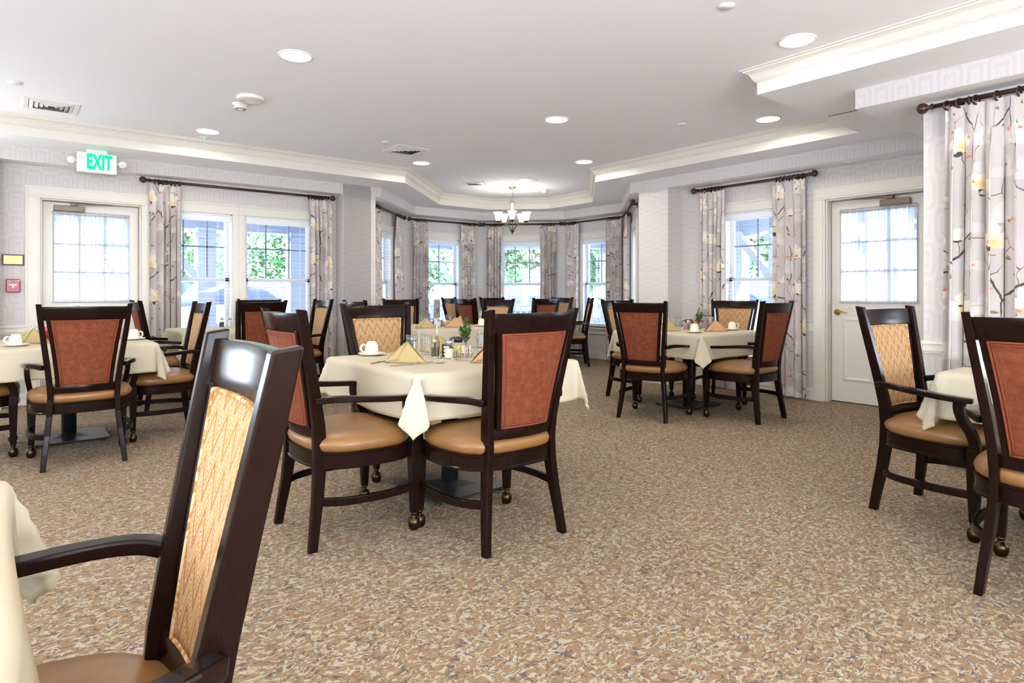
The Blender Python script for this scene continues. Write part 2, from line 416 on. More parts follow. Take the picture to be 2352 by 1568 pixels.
# fascia + crown swept round the tray
def sweep_closed(poly, prof, name, mat):
    n = len(poly); A = sum(poly[i][0]*poly[(i+1) % n][1]-poly[(i+1) % n][0]*poly[i][1] for i in range(n)); sgn = 1 if A > 0 else -1
    rings = []
    for i in range(n):
        p0, p1, p2 = Vector(poly[i-1]), Vector(poly[i]), Vector(poly[(i+1) % n])
        d1, d2 = (p1-p0).normalized(), (p2-p1).normalized()
        n1, n2 = Vector((-d1.y, d1.x))*sgn, Vector((-d2.y, d2.x))*sgn
        m = (n1+n2).normalized(); k = 1/max(.2, m.dot(n1))
        rings.append([(p1.x+m.x*k*o, p1.y+m.y*k*o, z) for o, z in prof])
    mb = MB(); rings.append(rings[0]); mb.loft(rings, closed=False, caps=False)
    return mb.build(name, mat, recalc=False)
tag(sweep_closed(TRAY, [(0, 2.60), (0, 2.684), (.006, 2.686), (.006, 2.692), (.016, 2.694), (.016, 2.702), (.022, 2.704), (.03, 2.722), (.043, 2.744), (.062, 2.757), (.072, 2.760), (.074, 2.770), (.09, 2.772), (.09, 2.78)], 'trim_1', 'trim'), kind='structure')

def cells(x0, x1, z0, z1, ops):
    xs = sorted({x0, x1, *[o[0] for o in ops], *[o[1] for o in ops]}); zs = sorted({z0, z1, *[o[2] for o in ops], *[o[3] for o in ops]})
    for i in range(len(xs)-1):
        for j in range(len(zs)-1):
            cx, cz = (xs[i]+xs[i+1])/2, (zs[j]+zs[j+1])/2
            if not any(o[0] < cx < o[1] and o[2] < cz < o[3] for o in ops): yield xs[i], xs[i+1], zs[j], zs[j+1]
trimno = [1]
def wall(name, p, rz, L, ops=(), z1=2.60, th=.16, rail=True, uoff=0):
    """local +x along the wall seen from inside, -y into the room"""
    mb = MB()
    for a, b, c, d in cells(0, L, 0, z1, ops): mb.box((a, 0, c), (b, th, d))
    o = mb.build(name, 'paper'); o.location = (p[0], p[1], 0); o.rotation_euler = (0, 0, rz); tag(o, kind='structure')
    uvl = o.data.uv_layers[0].data
    for l in o.data.loops:
        c = o.data.vertices[l.vertex_index].co; uvl[l.index].uv = (c.x+uoff+c.y, c.z)
    segs = [(0, L)]
    def cut(segs, a, b): return [s for q in segs for s in (((q[0], min(q[1], a)), (max(q[0], b), q[1]))) if s[1]-s[0] > .02]
    sb, sr = segs, segs
    for q in ops:
        if q[2] < .05: sb = cut(sb, q[0]-.12, q[1]+.12)
        if q[2] < .82: sr = cut(sr, q[0]-.12, q[1]+.12)
    mb = MB()
    for a, b in sb: mb.box((a, -.014, 0), (b, 0, .125)); mb.box((a, -.02, .09), (b, 0, .105))
    t1 = mb.build('baseboard_'+name[5:], 'trim', bevel=.003); t1.location = o.location; t1.rotation_euler = o.rotation_euler; tag(t1, kind='structure')
    if rail and sr:
        mb = MB()
        for a, b in sr:
            mb.box((a, -.022, .745), (b, 0, .80)); mb.box((a, -.034, .795), (b, 0, .818)); mb.box((a, -.012, .73), (b, 0, .75))
        trimno[0] += 1
        t2 = mb.build('trim_%d' % trimno[0], 'trim', bevel=.004); t2.location = o.location; t2.rotation_euler = o.rotation_euler; tag(t2, kind='structure')
    return o
S2 = math.sqrt(.5)
wno = [0]
def window(p, rz, x0, x1, z0=.56, z1=2.10, grid=(2, 2), blind=None, tw=.12, tl=None, tr=None):
    """one double-hung window in an opening; local frame of the wall"""
    wno[0] += 1
    e = empty('window_%d' % wno[0], (p[0], p[1], 0), rz); tag(e, kind='structure')
    # casing on the room side
    tl = tw if tl is None else tl; tr = tw if tr is None else tr
    mb = MB()
    mb.box((x0-tl, -.02, z0-.02), (x0, 0, z1)); mb.box((x1, -.02, z0-.02), (x1+tr, 0, z1)); mb.box((x0-tl, -.02, z1), (x1+tr, 0, z1+tw))
    mb.box((x0-tl, -.03, z1+tw-.02), (x1+tr, -.02, z1+tw))
    mb.box((x0-tl, -.06, z0-.045), (x1+tr, .02, z0-.02)); mb.box((x0-tl, -.025, z0-.13), (x1+tr, 0, z0-.045))
    mb.build('casing', 'trim', e, bevel=.004)
    zm = (z0+z1)/2-.02
    mb = MB(); f = .045
    for a, b in ((x0, x0+.02), (x1-.02, x1)): mb.box((a, 0, z0), (b, .16, z1))
    mb.box((x0, 0, z1-.02), (x1, .16, z1)); mb.box((x0, 0, z0-.02), (x1, .16, z0+.015))
    for (za, zb, ya, yb) in ((z0, zm+.02, .07, .10), (zm-.02, z1-.02, .105, .135)):
        mb.box((x0+.02, ya, za), (x0+.02+f, yb, zb)); mb.box((x1-.02-f, ya, za), (x1-.02, yb, zb))
        mb.box((x0+.02, ya, za), (x1-.02, yb, za+f)); mb.box((x0+.02, ya, zb-f), (x1-.02, yb, zb))
    mb.build('sash', 'white', e, bevel=.003)
    mb = MB()
    for i in range(1, grid[0]+1):
        xx = x0+(x1-x0)*i/(grid[0]+1)
        mb.box((xx-.009, .112, zm), (xx+.009, .128, z1-.04))
    for i in range(1, grid[1]):
        zz = zm+(z1-zm)*i/grid[1]
        mb.box((x0+.04, .112, zz-.009), (x1-.04, .128, zz+.009))
    mb.build('muntin', 'muntin', e)
    mb = MB(); mb.box((x0+.05, .119, zm), (x1-.05, .121, z1-.04)); mb.box((x0+.05, .084, z0+.03), (x1-.05, .086, zm))
    mb.build('glass', 'pane', e)
    if blind:
        b = empty('window_blind', (p[0], p[1], 0), rz); tag(b, blind, 'blind')
        mb = MB(); mb.box((x0+.022, .008, z1-.09), (x1-.022, .058, z1-.02)); mb.build('headrail', 'white', b, bevel=.004)
        mb = MB(); z = z0+.06
        while z < z1-.1:
            mb.cbox(((x0+x1)/2, .034, z), (x1-x0-.05, .046, .0022), Matrix.Rotation(R(4), 4, 'X')); z += .046
        mb.build('slats', 'slat', b)
        mb = MB()
        for q in (.2, .8): 
            xx = x0+(x1-x0)*q; mb.box((xx-.001, .010, z0+.04), (xx+.001, .012, z1-.08)); mb.box((xx-.001, .056, z0+.04), (xx+.001, .058, z1-.08))
        mb.build('ladder_cord', 'white', b)
        mb = MB(); mb.box((x0+.025, .014, z0+.02), (x1-.025, .054, z0+.045)); mb.build('bottom_rail', 'white', b, bevel=.003)
        mb = MB(); mb.tube([(x0+.08, .004, z1-.09), (x0+.08, -.002, z1-.7)], .004, 6); mb.build('tilt_wand', 'white', b)
    return e
dno = [0]
def door(p, rz, x0, x1, hinge_right=True, zt=2.13):
    dno[0] += 1
    e = empty('door_%d' % dno[0], (p[0], p[1], 0), rz); tag(e, kind='structure'); w = x1-x0; tw = .125; Y = .10
    mb = MB()
    for s, a in ((0, x0-tw), (1, x1)): mb.box((a, -.02, 0), (a+tw, 0, zt)); mb.box((a+.02, -.026, 0), (a+tw-.02, 0, zt))
    mb.box((x0-tw, -.02, zt), (x1+tw, 0, zt+tw)); mb.box((x0-tw+.02, -.026, zt+.02), (x1+tw-.02, 0, zt+tw-.02))
    mb.box((x0-.0, 0, 0), (x0+.015, .16, zt)); mb.box((x1-.015, 0, 0), (x1, .16, zt)); mb.box((x0, 0, zt-.015), (x1, .16, zt))
    mb.build('frame', 'trim', e, bevel=.004)
    gx0, gx1, gz0, gz1 = x0+.125, x1-.125, 1.07, 1.97
    mb = MB()
    for a, b, c, d in cells(x0+.02, x1-.02, .012, zt-.02, [(gx0, gx1, gz0, gz1)]): mb.box((a, Y, c), (b, Y+.045, d))
    mb.build('door_panel', 'door', e)
    for k in range(2):   # raised lower panels
        ax0 = x0+.125+k*((w-.25)/2+.03); ax1 = ax0+(w-.25)/2-.03
        mb = MB()
        q0 = [(ax0, Y, .22), (ax1, Y, .22), (ax1, Y, .90), (ax0, Y, .90)]; q1 = [(ax0+.03, Y-.012, .25), (ax1-.03, Y-.012, .25), (ax1-.03, Y-.012, .87), (ax0+.03, Y-.012, .87)]
        q2 = [(ax0+.05, Y-.004, .27), (ax1-.05, Y-.004, .27), (ax1-.05, Y-.004, .85), (ax0+.05, Y-.004, .85)]
        mb.loft([q0, q1, q2]); mb.build('raised_panel', 'door', e)
    mb = MB()
    for i in (1, 2):
        xx = gx0+(gx1-gx0)*i/3; mb.box((xx-.01, Y+.015, gz0), (xx+.01, Y+.03, gz1)); zz = gz0+(gz1-gz0)*i/3; mb.box((gx0, Y+.015, zz-.01), (gx1, Y+.03, zz+.01))
    mb.build('muntin', 'muntin', e)
    mb = MB(); mb.box((gx0, Y+.02, gz0), (gx1, Y+.024, gz1)); mb.build('glass', 'pane', e)
    mb = MB(); mb.box((x0+.015, Y+.01, 0), (x0+.022, Y+.04, zt)); mb.box((x1-.022, Y+.01, 0), (x1-.015, Y+.04, zt)); mb.box((x0+.015, Y+.01, 0), (x1-.015, Y+.04, .012)); mb.box((x0+.015, Y+.01, zt-.022), (x1-.015, Y+.04, zt-.015))
    mb.build('weather_strip', 'dkplastic', e)
    # closer
    cx = x0+.25 if hinge_right is False else x1-.30
    sg = 1 if hinge_right is False else -1
    mb = MB(); mb.cbox((cx, Y-.03, zt-.085), (.27, .055, .06)); mb.build('door_closer', 'closer', e, bevel=.006)
    mb = MB(); mb.cbox((cx-.01*sg+.05*sg, Y-.04, zt-.035), (.06, .04, .03)); mb.cbox((cx+.22*sg, Y-.05, zt-.03), (.34, .02, .012), Matrix.Rotation(R(-3)*sg, 4, 'Y')); mb.build('closer_arm', 'closer', e, bevel=.002)
    # lever
    kx = x1-.075 if hinge_right is False else x0+.075
    mb = MB(); mb.lathe([(.001, 0), (.033, .001), (.03, .008), (.012, .012), (.011, .04), (.001, .041)], 16)
    h = mb.build('door_handle', 'goldbrass', e); h.rotation_euler = (R(90), 0, 0); h.location = (kx, Y, .945)
    mb = MB(); s_ = -1 if hinge_right is False else 1
    mb.tube([(0, -.035, 0), (s_*.03, -.04, .004), (s_*.06, -.042, .008), (s_*.10, -.04, -.002), (s_*.115, -.036, -.004)], [.008, .009, .008, .006, .005], 8)
    h2 = mb.build('lever', 'goldbrass', e); h2.location = (kx, Y, .945)
    return e, (gx0, gx1, gz0, gz1, Y)
def sheer(p, rz, g, label):
    gx0, gx1, gz0, gz1, Y = g
    mb = MB(); n = 150; prev = None; zz = [gz1+.05, gz1+.02, gz1-.02, (gz0+gz1)/2, gz0+.02, gz0-.03]
    rows = []
    for j, z in enumerate(zz):
        row = []
        for i in range(n+1):
            s = i/n; x = gx0-.02+(gx1-gx0+.04)*s
            am = .006 if 0 < j < 5 else .003
            row.append(((x, Y-.014+am*math.sin(s*95+math.sin(s*13)*3), z), (s*(gx1-gx0), z)))
        rows.append(row)
    for j in range(len(zz)-1):
        for i in range(n):
            a, b, c, d = rows[j+1][i], rows[j+1][i+1], rows[j][i+1], rows[j][i]
            mb.face([a[0], b[0], c[0], d[0]], [a[1], b[1], c[1], d[1]], True)
    bmesh.ops.remove_doubles(mb.bm, verts=mb.bm.verts, dist=1e-5)
    e = empty('sheer_curtain', (p[0], p[1], 0), rz); tag(e, label, 'curtain')
    mb.build('voile', 'sheer', e, recalc=False)
    mb = MB(); mb.tube([(gx0-.03, Y-.016, gz1+.03), (gx1+.03, Y-.016, gz1+.03)], .005, 6); mb.tube([(gx0-.03, Y-.016, gz0-.015), (gx1+.03, Y-.016, gz0-.015)], .005, 6)
    mb.build('sash_rod', 'plastic', e)

# --- walls
LW = 8.10
wall('wall_left', (-.07, LW), 0, 3.53, [(.325-.0, 1.235, 0, 2.13), (1.42, 2.20, .56, 2.10), (2.34, 3.22, .56, 2.10)])
mb = MB(); 
wall('wall_left_return', (-.07, 7.88), R(90), .22, rail=False)
wall('wall_left_far', (-3.8, 7.88), 0, 3.73, [(1.0, 2.8, .56, 2.10)], z1=2.461)
window((-3.8, 7.88), 0, 1.0, 2.8)  # invented window and opening, out of view, around an added fill lamp
wall('wall_pier_left', (3.455, 7.88), 0, .475, th=.22, z1=2.461)
# return beside the pier, facing the double window
wall('wall_pier_left_side', (3.46, 8.10), R(-90), .22, th=.4, rail=False)
e1, g1 = door((-.07, LW), 0, .325, 1.235, hinge_right=False)
sheer((-.07, LW), 0, g1, 'white sheer curtain over the glass of the left-hand exit door')
window((-.07, LW), 0, 1.42, 2.20, tr=.07, blind='white slatted blind in the left half of the double window', grid=(2, 2))
window((-.07, LW), 0, 2.34, 3.22, tl=.07, blind='white slatted blind in the right half of the double window', grid=(2, 2))
# bay
A0, A1, A2, A3, A4, A5 = (3.93, 8.20), (5.23, 9.50), (6.85, 9.50), (8.0, 8.35), (8.0, 6.85), (6.56, 5.41)
def seglen(a, b): return math.dist(a, b)
wall('wall_bay_1', A0, R(45), seglen(A0, A1), [(.5, 1.22, .56, 2.10)])
window(A0, R(45), .5, 1.22, grid=(1, 2), blind='white slatted blind in the narrow window at the left end of the bay')
wall('wall_bay_2', A1, 0, seglen(A1, A2), [(.44, 1.18, .56, 2.10)])
window(A1, 0, .44, 1.18, grid=(1, 2), blind='white slatted blind in the bay window left of the middle one')
wall('wall_bay_3', A2, R(-45), seglen(A2, A3), [(.40, 1.20, .56, 2.10)])
window(A2, R(-45), .40, 1.20, grid=(2, 2), blind='white slatted blind in the middle bay window behind the chandelier')
wall('wall_bay_4', A3, R(-90), seglen(A3, A4), [(.40, 1.14, .56, 2.10)])
window(A3, R(-90), .40, 1.14, grid=(1, 2), blind='white slatted blind in the bay window right of the middle one')
wall('wall_bay_5', A4, R(-135), seglen(A4, A5), [(.6, 1.4, .56, 2.10)])
window(A4, R(-135), .6, 1.4, grid=(1, 2))
mb = MB(); mb.box((6.42, 4.875, 0), (6.9, 5.34, 2.461)); o = mb.build('wall_pier_right', 'paper'); tag(o, kind='structure')
mb = MB(); mb.box((6.408, 4.865, 0), (6.42, 5.352, .125)); mb.box((6.42, 4.863, 0), (6.7, 4.875, .125)); tag(mb.build('baseboard_pier_right', 'trim', bevel=.003), kind='structure')
mb = MB(); mb.box((6.392, 4.85, .75), (6.42, 5.36, .818)); mb.box((6.42, 4.85, .75), (6.7, 4.875, .818)); tag(mb.build('trim_99', 'trim', bevel=.004), kind='structure')
# right wall, from the pier toward the viewer
RW = 6.72
wall('wall_right', (RW, 4.875), R(-90), 3.3, [(.60, 1.34, .56, 2.10), (1.80, 2.74, 0, 2.13)])
window((RW, 4.875), R(-90), .60, 1.34, grid=(1, 2), blind='white slatted blind in the window beside the right-hand door')
e2, g2 = door((RW, 4.875), R(-90), 1.80, 2.74, hinge_right=True)
sheer((RW, 4.875), R(-90), g2, 'white sheer curtain over the glass of the right-hand door')
# near right wall block
wall('wall_right_near', (4.96, 1.60), R(-90), 5.4, [(.55, 1.75, .56, 2.10), (3.2, 4.8, .56, 2.10)])
window((4.96, 1.60), R(-90), 3.2, 4.8)  # out-of-view window and its opening invented to hold a fill lamp
window((4.96, 1.60), R(-90), .55, 1.75, grid=(2, 2))
mb = MB(); mb.box((4.965, 1.5, 0), (7.2, 1.6, 2.6)); tag(mb.build('wall_right_end', 'paper'), kind='structure')
mb = MB(); mb.box((4.925, 1.60, .745), (5.3, 1.625, .80)); mb.box((4.92, 1.60, .795), (5.3, 1.635, .818)); tag(mb.build('trim_98', 'trim', bevel=.004), kind='structure')
# walls behind the viewer, with window openings invented for the fill lamps
wall('wall_back', (5.1, -3.6), R(180), 8.9, [(3.8, 5.4, .6, 2.2), (6.2, 7.8, .6, 2.2)], rail=False)
wall('wall_back_left', (-3.6, -3.8), R(90), 11.7, [(2.0, 3.6, .6, 2.2), (5.2, 6.8, .6, 2.2)], rail=False)

window((5.1, -3.6), R(180), 3.8, 5.4, z0=.6, z1=2.2); window((5.1, -3.6), R(180), 6.2, 7.8, z0=.6, z1=2.2)  # invented windows framing the fill lamps
window((-3.6, -3.8), R(90), 2.0, 3.6, z0=.6, z1=2.2); window((-3.6, -3.8), R(90), 5.2, 6.8, z0=.6, z1=2.2)

# ------------------------------------------------------------------ curtains
def rod(p, rz, x0, x1, label, y=-.085, z=2.41, rings=()):
    e = empty('curtain_rod', (p[0], p[1], 0), rz); tag(e, label, 'curtain rod')
    mb = MB(); mb.tube([(x0, y, z), (x1, y, z)], .0155, 12); mb.build('pole', 'rod', e)
    for s, x in ((-1, x0), (1, x1)):
        mb = MB(); mb.lathe([(.015, 0), (.022, .004), (.022, .012), (.012, .018), (.011, .026), (.022, .034), (.034, .05), (.038, .066), (.032, .084), (.018, .096), (.001, .1)], 14)
        f = mb.build('finial', 'rod', e); f.location = (x, y, z); f.rotation_euler = (0, R(90)*s, 0)
        mb = MB(); mb.box((x-s*.12-.012, y, z-.02), (x-s*.12+.012, 0, z+.01)); mb.box((x-s*.12-.025, -.01, z-.05), (x-s*.12+.025, 0, z+.03)); mb.build('bracket', 'rod', e, bevel=.003)
    rg = None
    for i, x in enumerate(rings):
        if rg is None:
            mb = MB(); n = 14
            rings_ = []
            for k in range(n):
                a = 2*PI*k/n; c = Vector((0, .029*math.cos(a), .029*math.sin(a)))
                rings_.append([c+Vector((0.0065*math.cos(b), 0.0065*math.sin(b)*math.cos(a), 0.0065*math.sin(b)*math.sin(a))) for b in [2*PI*j/6 for j in range(6)]])
            rings_.append(rings_[0]); mb.loft(rings_, True, False, True); rg = mb.build('ring', 'rod', e); rr = rg
        else: rr = rg.copy(); COL.objects.link(rr)
        rr.parent = e; rr.location = (x, y, z-.0125); rr.rotation_euler = (0, 0, R(random.uniform(-35, 35)))
    return e
def curtain(p, rz, x0, x1, label, y=-.085, zt=2.375, zb=.025, folds=5, amp=.038, seed=0, flare=.0):
    rnd = random.Random(seed); n = folds*10; nz = 14
    ph = rnd.uniform(0, 6); ws = [rnd.uniform(.7, 1.3) for _ in range(folds)]; tot = sum(ws)
    mb = MB(); rows = []; L = (x1-x0)*2.1
    edges = [0]
    for w in ws: edges.append(edges[-1]+w/tot)
    for j in range(nz+1):
        tz = j/nz; z = zt+(zb-zt)*tz
        gather = min(1, tz*6); row = []
        for i in range(n+1):
            k = min(folds-1, i//10); f = (i-k*10)/10; s = edges[k]+(edges[k+1]-edges[k])*f
            sharp = math.sin(2*PI*f)
            xx = x0+(x1-x0)*(s+.018*math.sin(4*PI*f)*gather)+flare*(s-.5)*tz
            if gather < 1: pin = math.exp(-((f-.5)/.16)**2); yy = y-.02*pin*(1-gather)+amp*sharp*gather
            else: yy = y+amp*sharp*(1+.15*math.sin(ph+tz*3+k))
            yy += .006*math.sin(ph+k*2.1+tz*4)*gather
            row.append(((xx, min(yy, -.006), z), (s*L+seed*.37, z+seed*.61)))
        rows.append(row)
    for j in range(nz):
        for i in range(n):
            a, b, c, d = rows[j+1][i], rows[j+1][i+1], rows[j][i+1], rows[j][i]
            mb.face([a[0], b[0], c[0], d[0]], [a[1], b[1], c[1], d[1]], True)
    bmesh.ops.remove_doubles(mb.bm, verts=mb.bm.verts, dist=1e-5)
    o = mb.build('curtain', 'curtain', recalc=False); o.location = (p[0], p[1], 0); o.rotation_euler = (0, 0, rz)
    tag(o, label, 'curtain'); return o
lin = lambda a, b, n: [a+(b-a)*i/(n-1) for i in range(n)]
P0_ = (-.07, LW)
rod(P0_, 0, 1.30, 3.38, 'dark wooden curtain rod above the double window on the left wall', rings=lin(1.35, 1.60, 7)+lin(3.12, 3.34, 7))
curtain(P0_, 0, 1.30, 1.62, 'magnolia print curtain between the left exit door and the double window', folds=5, seed=1)
curtain(P0_, 0, 3.13, 3.44, 'magnolia print curtain at the right end of the double window', folds=5, seed=2)
rod(A0, R(45), .12, 1.62, 'dark wooden curtain rod over the narrow window at the left end of the bay', rings=lin(.14, .38, 6)+lin(1.3, 1.52, 6))
curtain(A0, R(45), .1, .42, 'magnolia print curtain beside the left pier at the entrance to the bay', folds=4, seed=3)
curtain(A0, R(45), 1.24, 1.56, 'magnolia print curtain in the left rear corner of the bay', folds=4, seed=4)
rod(A1, 0, .16, 1.52, 'dark wooden curtain rod over the bay window left of the middle one', rings=lin(.2, .42, 6)+lin(1.2, 1.46, 6))
curtain(A1, 0, .17, .47, 'magnolia print curtain left of the second bay window', folds=5, seed=5)
curtain(A1, 0, 1.15, 1.46, 'magnolia print curtain right of the second bay window', folds=5, seed=6)
rod(A2, R(-45), .17, 1.46, 'dark wooden curtain rod behind the chandelier over the middle bay window', rings=lin(.22, .42, 6)+lin(1.2, 1.4, 6))
curtain(A2, R(-45), .16, .44, 'magnolia print curtain left of the middle bay window', folds=5, seed=7)
curtain(A2, R(-45), 1.15, 1.44, 'magnolia print curtain right of the middle bay window', folds=5, seed=8)
rod(A3, R(-90), .1, 1.4, 'dark wooden curtain rod over the bay window right of the middle one', rings=lin(.14, .3, 6)+lin(1.12, 1.34, 6))
curtain(A3, R(-90), .09, .40, 'magnolia print curtain left of the fourth bay window', folds=4, seed=9)
curtain(A3, R(-90), 1.05, 1.40, 'magnolia print curtain right of the fourth bay window', folds=5, seed=10)
rod(A4, R(-135), .2, 1.6, 'dark wooden curtain rod mostly hidden behind the right pier of the bay', rings=lin(.24, .5, 5))
curtain(A4, R(-135), .16, .62, 'magnolia print curtain partly hidden behind the right pier of the bay', folds=5, seed=11)
rod((RW, 4.875), R(-90), .29, 1.66, 'dark wooden curtain rod above the window next to the right-hand door', rings=lin(.34, .62, 7)+lin(1.3, 1.6, 7))
curtain((RW, 4.875), R(-90), .32, .66, 'magnolia print curtain left of the window next to the right-hand door', folds=5, seed=12, flare=-.03)
curtain((RW, 4.875), R(-90), 1.26, 1.62, 'magnolia print curtain beside the frame of the right-hand door', folds=4, seed=13, flare=.03)
rod((4.96, 1.60), R(-90), .09, 2.4, 'thick dark curtain rod at the right edge of the photo', rings=(.17, .24, .29, .33, .44, .55, .66, .77, .88), y=-.10, z=2.405)
curtain((4.96, 1.60), R(-90), .16, 1.02, 'wide magnolia print curtain at the right edge of the photo', folds=8, seed=15, y=-.10, amp=.05, flare=.06)

# ------------------------------------------------------------------ ceiling fittings
CAN = [((1.54, 4.29), 'recessed ceiling light above the near left, largest in the left half'), ((3.97, 2.0), 'recessed ceiling light nearest the stepped crown moulding at upper right'),
       ((1.57, 6.85), 'recessed ceiling light near the left crown moulding beside the green indicator'), ((4.02, 4.33), 'recessed ceiling light in the middle of the ceiling above the centre aisle'),
       ((5.55, 3.07), 'recessed ceiling light close to the crown moulding over the right-hand tables'), ((4.04, 6.84), 'recessed ceiling light at the left side of the entrance to the bay'),
       ((5.58, 5.51), 'recessed ceiling light at the right side of the entrance to the bay')]
can0 = None
def mkcan():
    e = empty('recessed_light')
    mb = MB(); mb.lathe([(.100, 0), (.118, 0), (.116, -.006), (.102, -.008)], 40, caps=False); mb.build('trim_ring', 'plastic', e)
    mb = MB(); mb.lathe([(.102, -.006), (.001, -.0075)], 40, caps=False); mb.build('lens', 'lamp', e)
    return e
can0 = mkcan(); LIGHTS = []
for i, ((x, y), lab) in enumerate(CAN):
    e = can0 if i == 0 else copy_tree(can0)
    e.location = (x, y, 2.78); tag(e, lab, 'ceiling light', 'recessed lights in the ceiling'); LIGHTS.append((x, y))
def vent(x, y, rz, label, s=.34):
    e = empty('ceiling_vent', (x, y, 2.78), rz); tag(e, label, 'vent')
    mb = MB(); 
    sq = lambda r, z: [(-r, -r, z), (r, -r, z), (r, r, z), (-r, r, z)]
    mb.loft([sq(s/2, 0), sq(s/2, -.004), sq(s/2-.008, -.008), sq(s/2-.04, -.010), sq(s/2-.042, -.001)], True, False)
    mb.build('frame', 'plastic', e)
    mb = MB(); mb.box((-s/2+.04, -s/2+.04, -.002), (s/2-.04, s/2-.04, -.0005)); mb.build('backing', 'dkplastic', e)
    mb = MB(); k = s/2-.045
    while k > .02:
        r = k; q = k-.028
        mb.loft([[(-r, -r, -.004), (r, -r, -.004), (r, r, -.004), (-r, r, -.004)], [(-q, -q, -.016), (q, -q, -.016), (q, q, -.016), (-q, q, -.016)]], True, False)
        k -= .034
    mb.build('louvre', 'plastic', e)
vent(.29, 6.76, 0, 'square white ceiling vent near the left crown moulding above the exit sign', .40)
vent(3.54, 6.34, R(0), 'square white ceiling vent next to the bay entrance', .40)
vent(5.40, 7.60, R(45), 'small white ceiling vent inside the bay beside the chandelier', .34)
def disc(name, x, y, z, prof, label, cat, extra=None):
    mb = MB(); mb.lathe(prof, 32); o = mb.build(name, 'plastic'); o.location = (x, y, z); tag(o, label, cat); return o
disc('sprinkler_cover', .035, 6.2, 2.78, [(.001, 0), (.05, 0), (.05, -.008), (.001, -.009)], 'small round white sprinkler cover at the left edge of the ceiling', 'sprinkler')
disc('sprinkler_cover', 3.18, 6.14, 2.78, [(.001, 0), (.042, 0), (.042, -.007), (.001, -.008)], 'small round sprinkler cover beside the vent at the bay entrance', 'sprinkler')
disc('sprinkler_cover', 3.18, 2.01, 2.78, [(.001, 0), (.045, 0), (.045, -.008), (.001, -.009)], 'small round sprinkler cover at the top edge of the photo', 'sprinkler')
disc('sprinkler_cover', 5.08, 3.69, 2.78, [(.001, 0), (.042, 0), (.042, -.007), (.001, -.008)], 'small round sprinkler cover on the right between two recessed lights', 'sprinkler')
e = empty('ceiling_sensor', (1.57, 5.43, 2.78)); tag(e, 'flat round white alarm disc on the ceiling, above the smoke detector', 'alarm')
mb = MB(); mb.lathe([(.001, 0), (.105, 0), (.11, -.02), (.10, -.03), (.001, -.031)], 36); mb.build('body', 'plastic', e)
mb = MB()
for r in (.04, .06, .08): mb.lathe([(r, -.03), (r+.006, -.034), (r+.012, -.03)], 30, caps=False)
mb.build('grille', 'whitep', e)
e = empty('smoke_detector', (1.56, 5.68, 2.78)); tag(e, 'domed smoke detector with dark slots on the left of the ceiling', 'smoke detector')
mb = MB(); mb.lathe([(.001, 0), (.065, 0), (.066, -.012), (.056, -.016), (.05, -.038), (.036, -.046), (.001, -.06)], 28); mb.build('body', 'plastic', e)
mb = MB(); 
for k in range(14):
    a = 2*PI*k/14; mb.cbox((.037*math.cos(a), .037*math.sin(a), -.047), (.006, .01, .009), Matrix.Rotation(a, 4, 'Z'))
mb.build('slot', 'dkplastic', e)
disc('ceiling_speaker', 5.85, 6.91, 2.78, [(.001, 0), (.15, 0), (.148, -.006), (.12, -.008), (.001, -.009)], 'flat round ceiling speaker above the chandelier', 'speaker')
disc('smoke_detector', 6.63, 7.42, 2.78, [(.001, 0), (.07, 0), (.07, -.015), (.055, -.02), (.045, -.045), (.001, -.05)], 'small smoke detector on the bay ceiling behind the chandelier chain', 'smoke detector')
e = empty('ceiling_indicator', (1.60, 7.14, 2.78)); tag(e, 'tiny ceiling plate with a glowing green light by the left crown moulding', 'indicator')
mb = MB(); mb.lathe([(.001, 0), (.045, 0), (.044, -.006), (.001, -.007)], 20); mb.build('plate', 'plastic', e)
mb = MB(); mb.ball((0, 0, -.008), .008, 8); mb.build('led', 'greenled', e)
mb = MB(); mb.lathe([(.001, 0), (.06, 0), (.06, -.006), (.001, -.007)], 24); o = mb.build('sprinkler_cover', 'plastic'); o.location = (6.55, 2.75, 2.46); tag(o, 'round sprinkler cover on the soffit over the right-hand door', 'sprinkler')
mb = MB(); mb.bar([(5.25, 2.38, 2.598), (5.25, 2.14, 2.598)], .006, .004)
tag(mb.build('trim_97', 'dkplastic'), kind='structure')
# exit sign (faces the viewer, parallel to the left wall)
e = empty('exit_sign', (.70, 7.62, 2.60)); tag(e, 'white EXIT sign with glowing green letters and two lamp heads under the soffit', 'exit sign')
mb = MB(); mb.box((-.17, -.025, -.235), (.17, .025, -.035)); mb.build('housing', 'plastic', e, bevel=.006)
mb = MB(); mb.box((-.09, -.02, -.035), (.09, .02, 0)); mb.build('mount', 'plastic', e, bevel=.004)
text('lettering', 'EXIT', .205, 'exitg', e, (0.02, -.0265, -.132), (R(90), 0, 0), .0015, .52, 0, .008)
for s in (-1, 1):
    mb = MB(); mb.lathe([(.001, .02), (.02, .018), (.032, 0), (.035, -.03), (.030, -.034), (.001, -.03)], 18)
    h = mb.build('lamp_head', 'plastic', e); h.location = (s*.215, -.03, -.12); h.rotation_euler = (R(-60), 0, R(12)*s)
    mb = MB(); mb.box((-.03, -.01, -.01), (.03, .01, .01)); a = mb.build('lamp_bracket', 'plastic', e); a.location = (s*.185, 0, -.12)
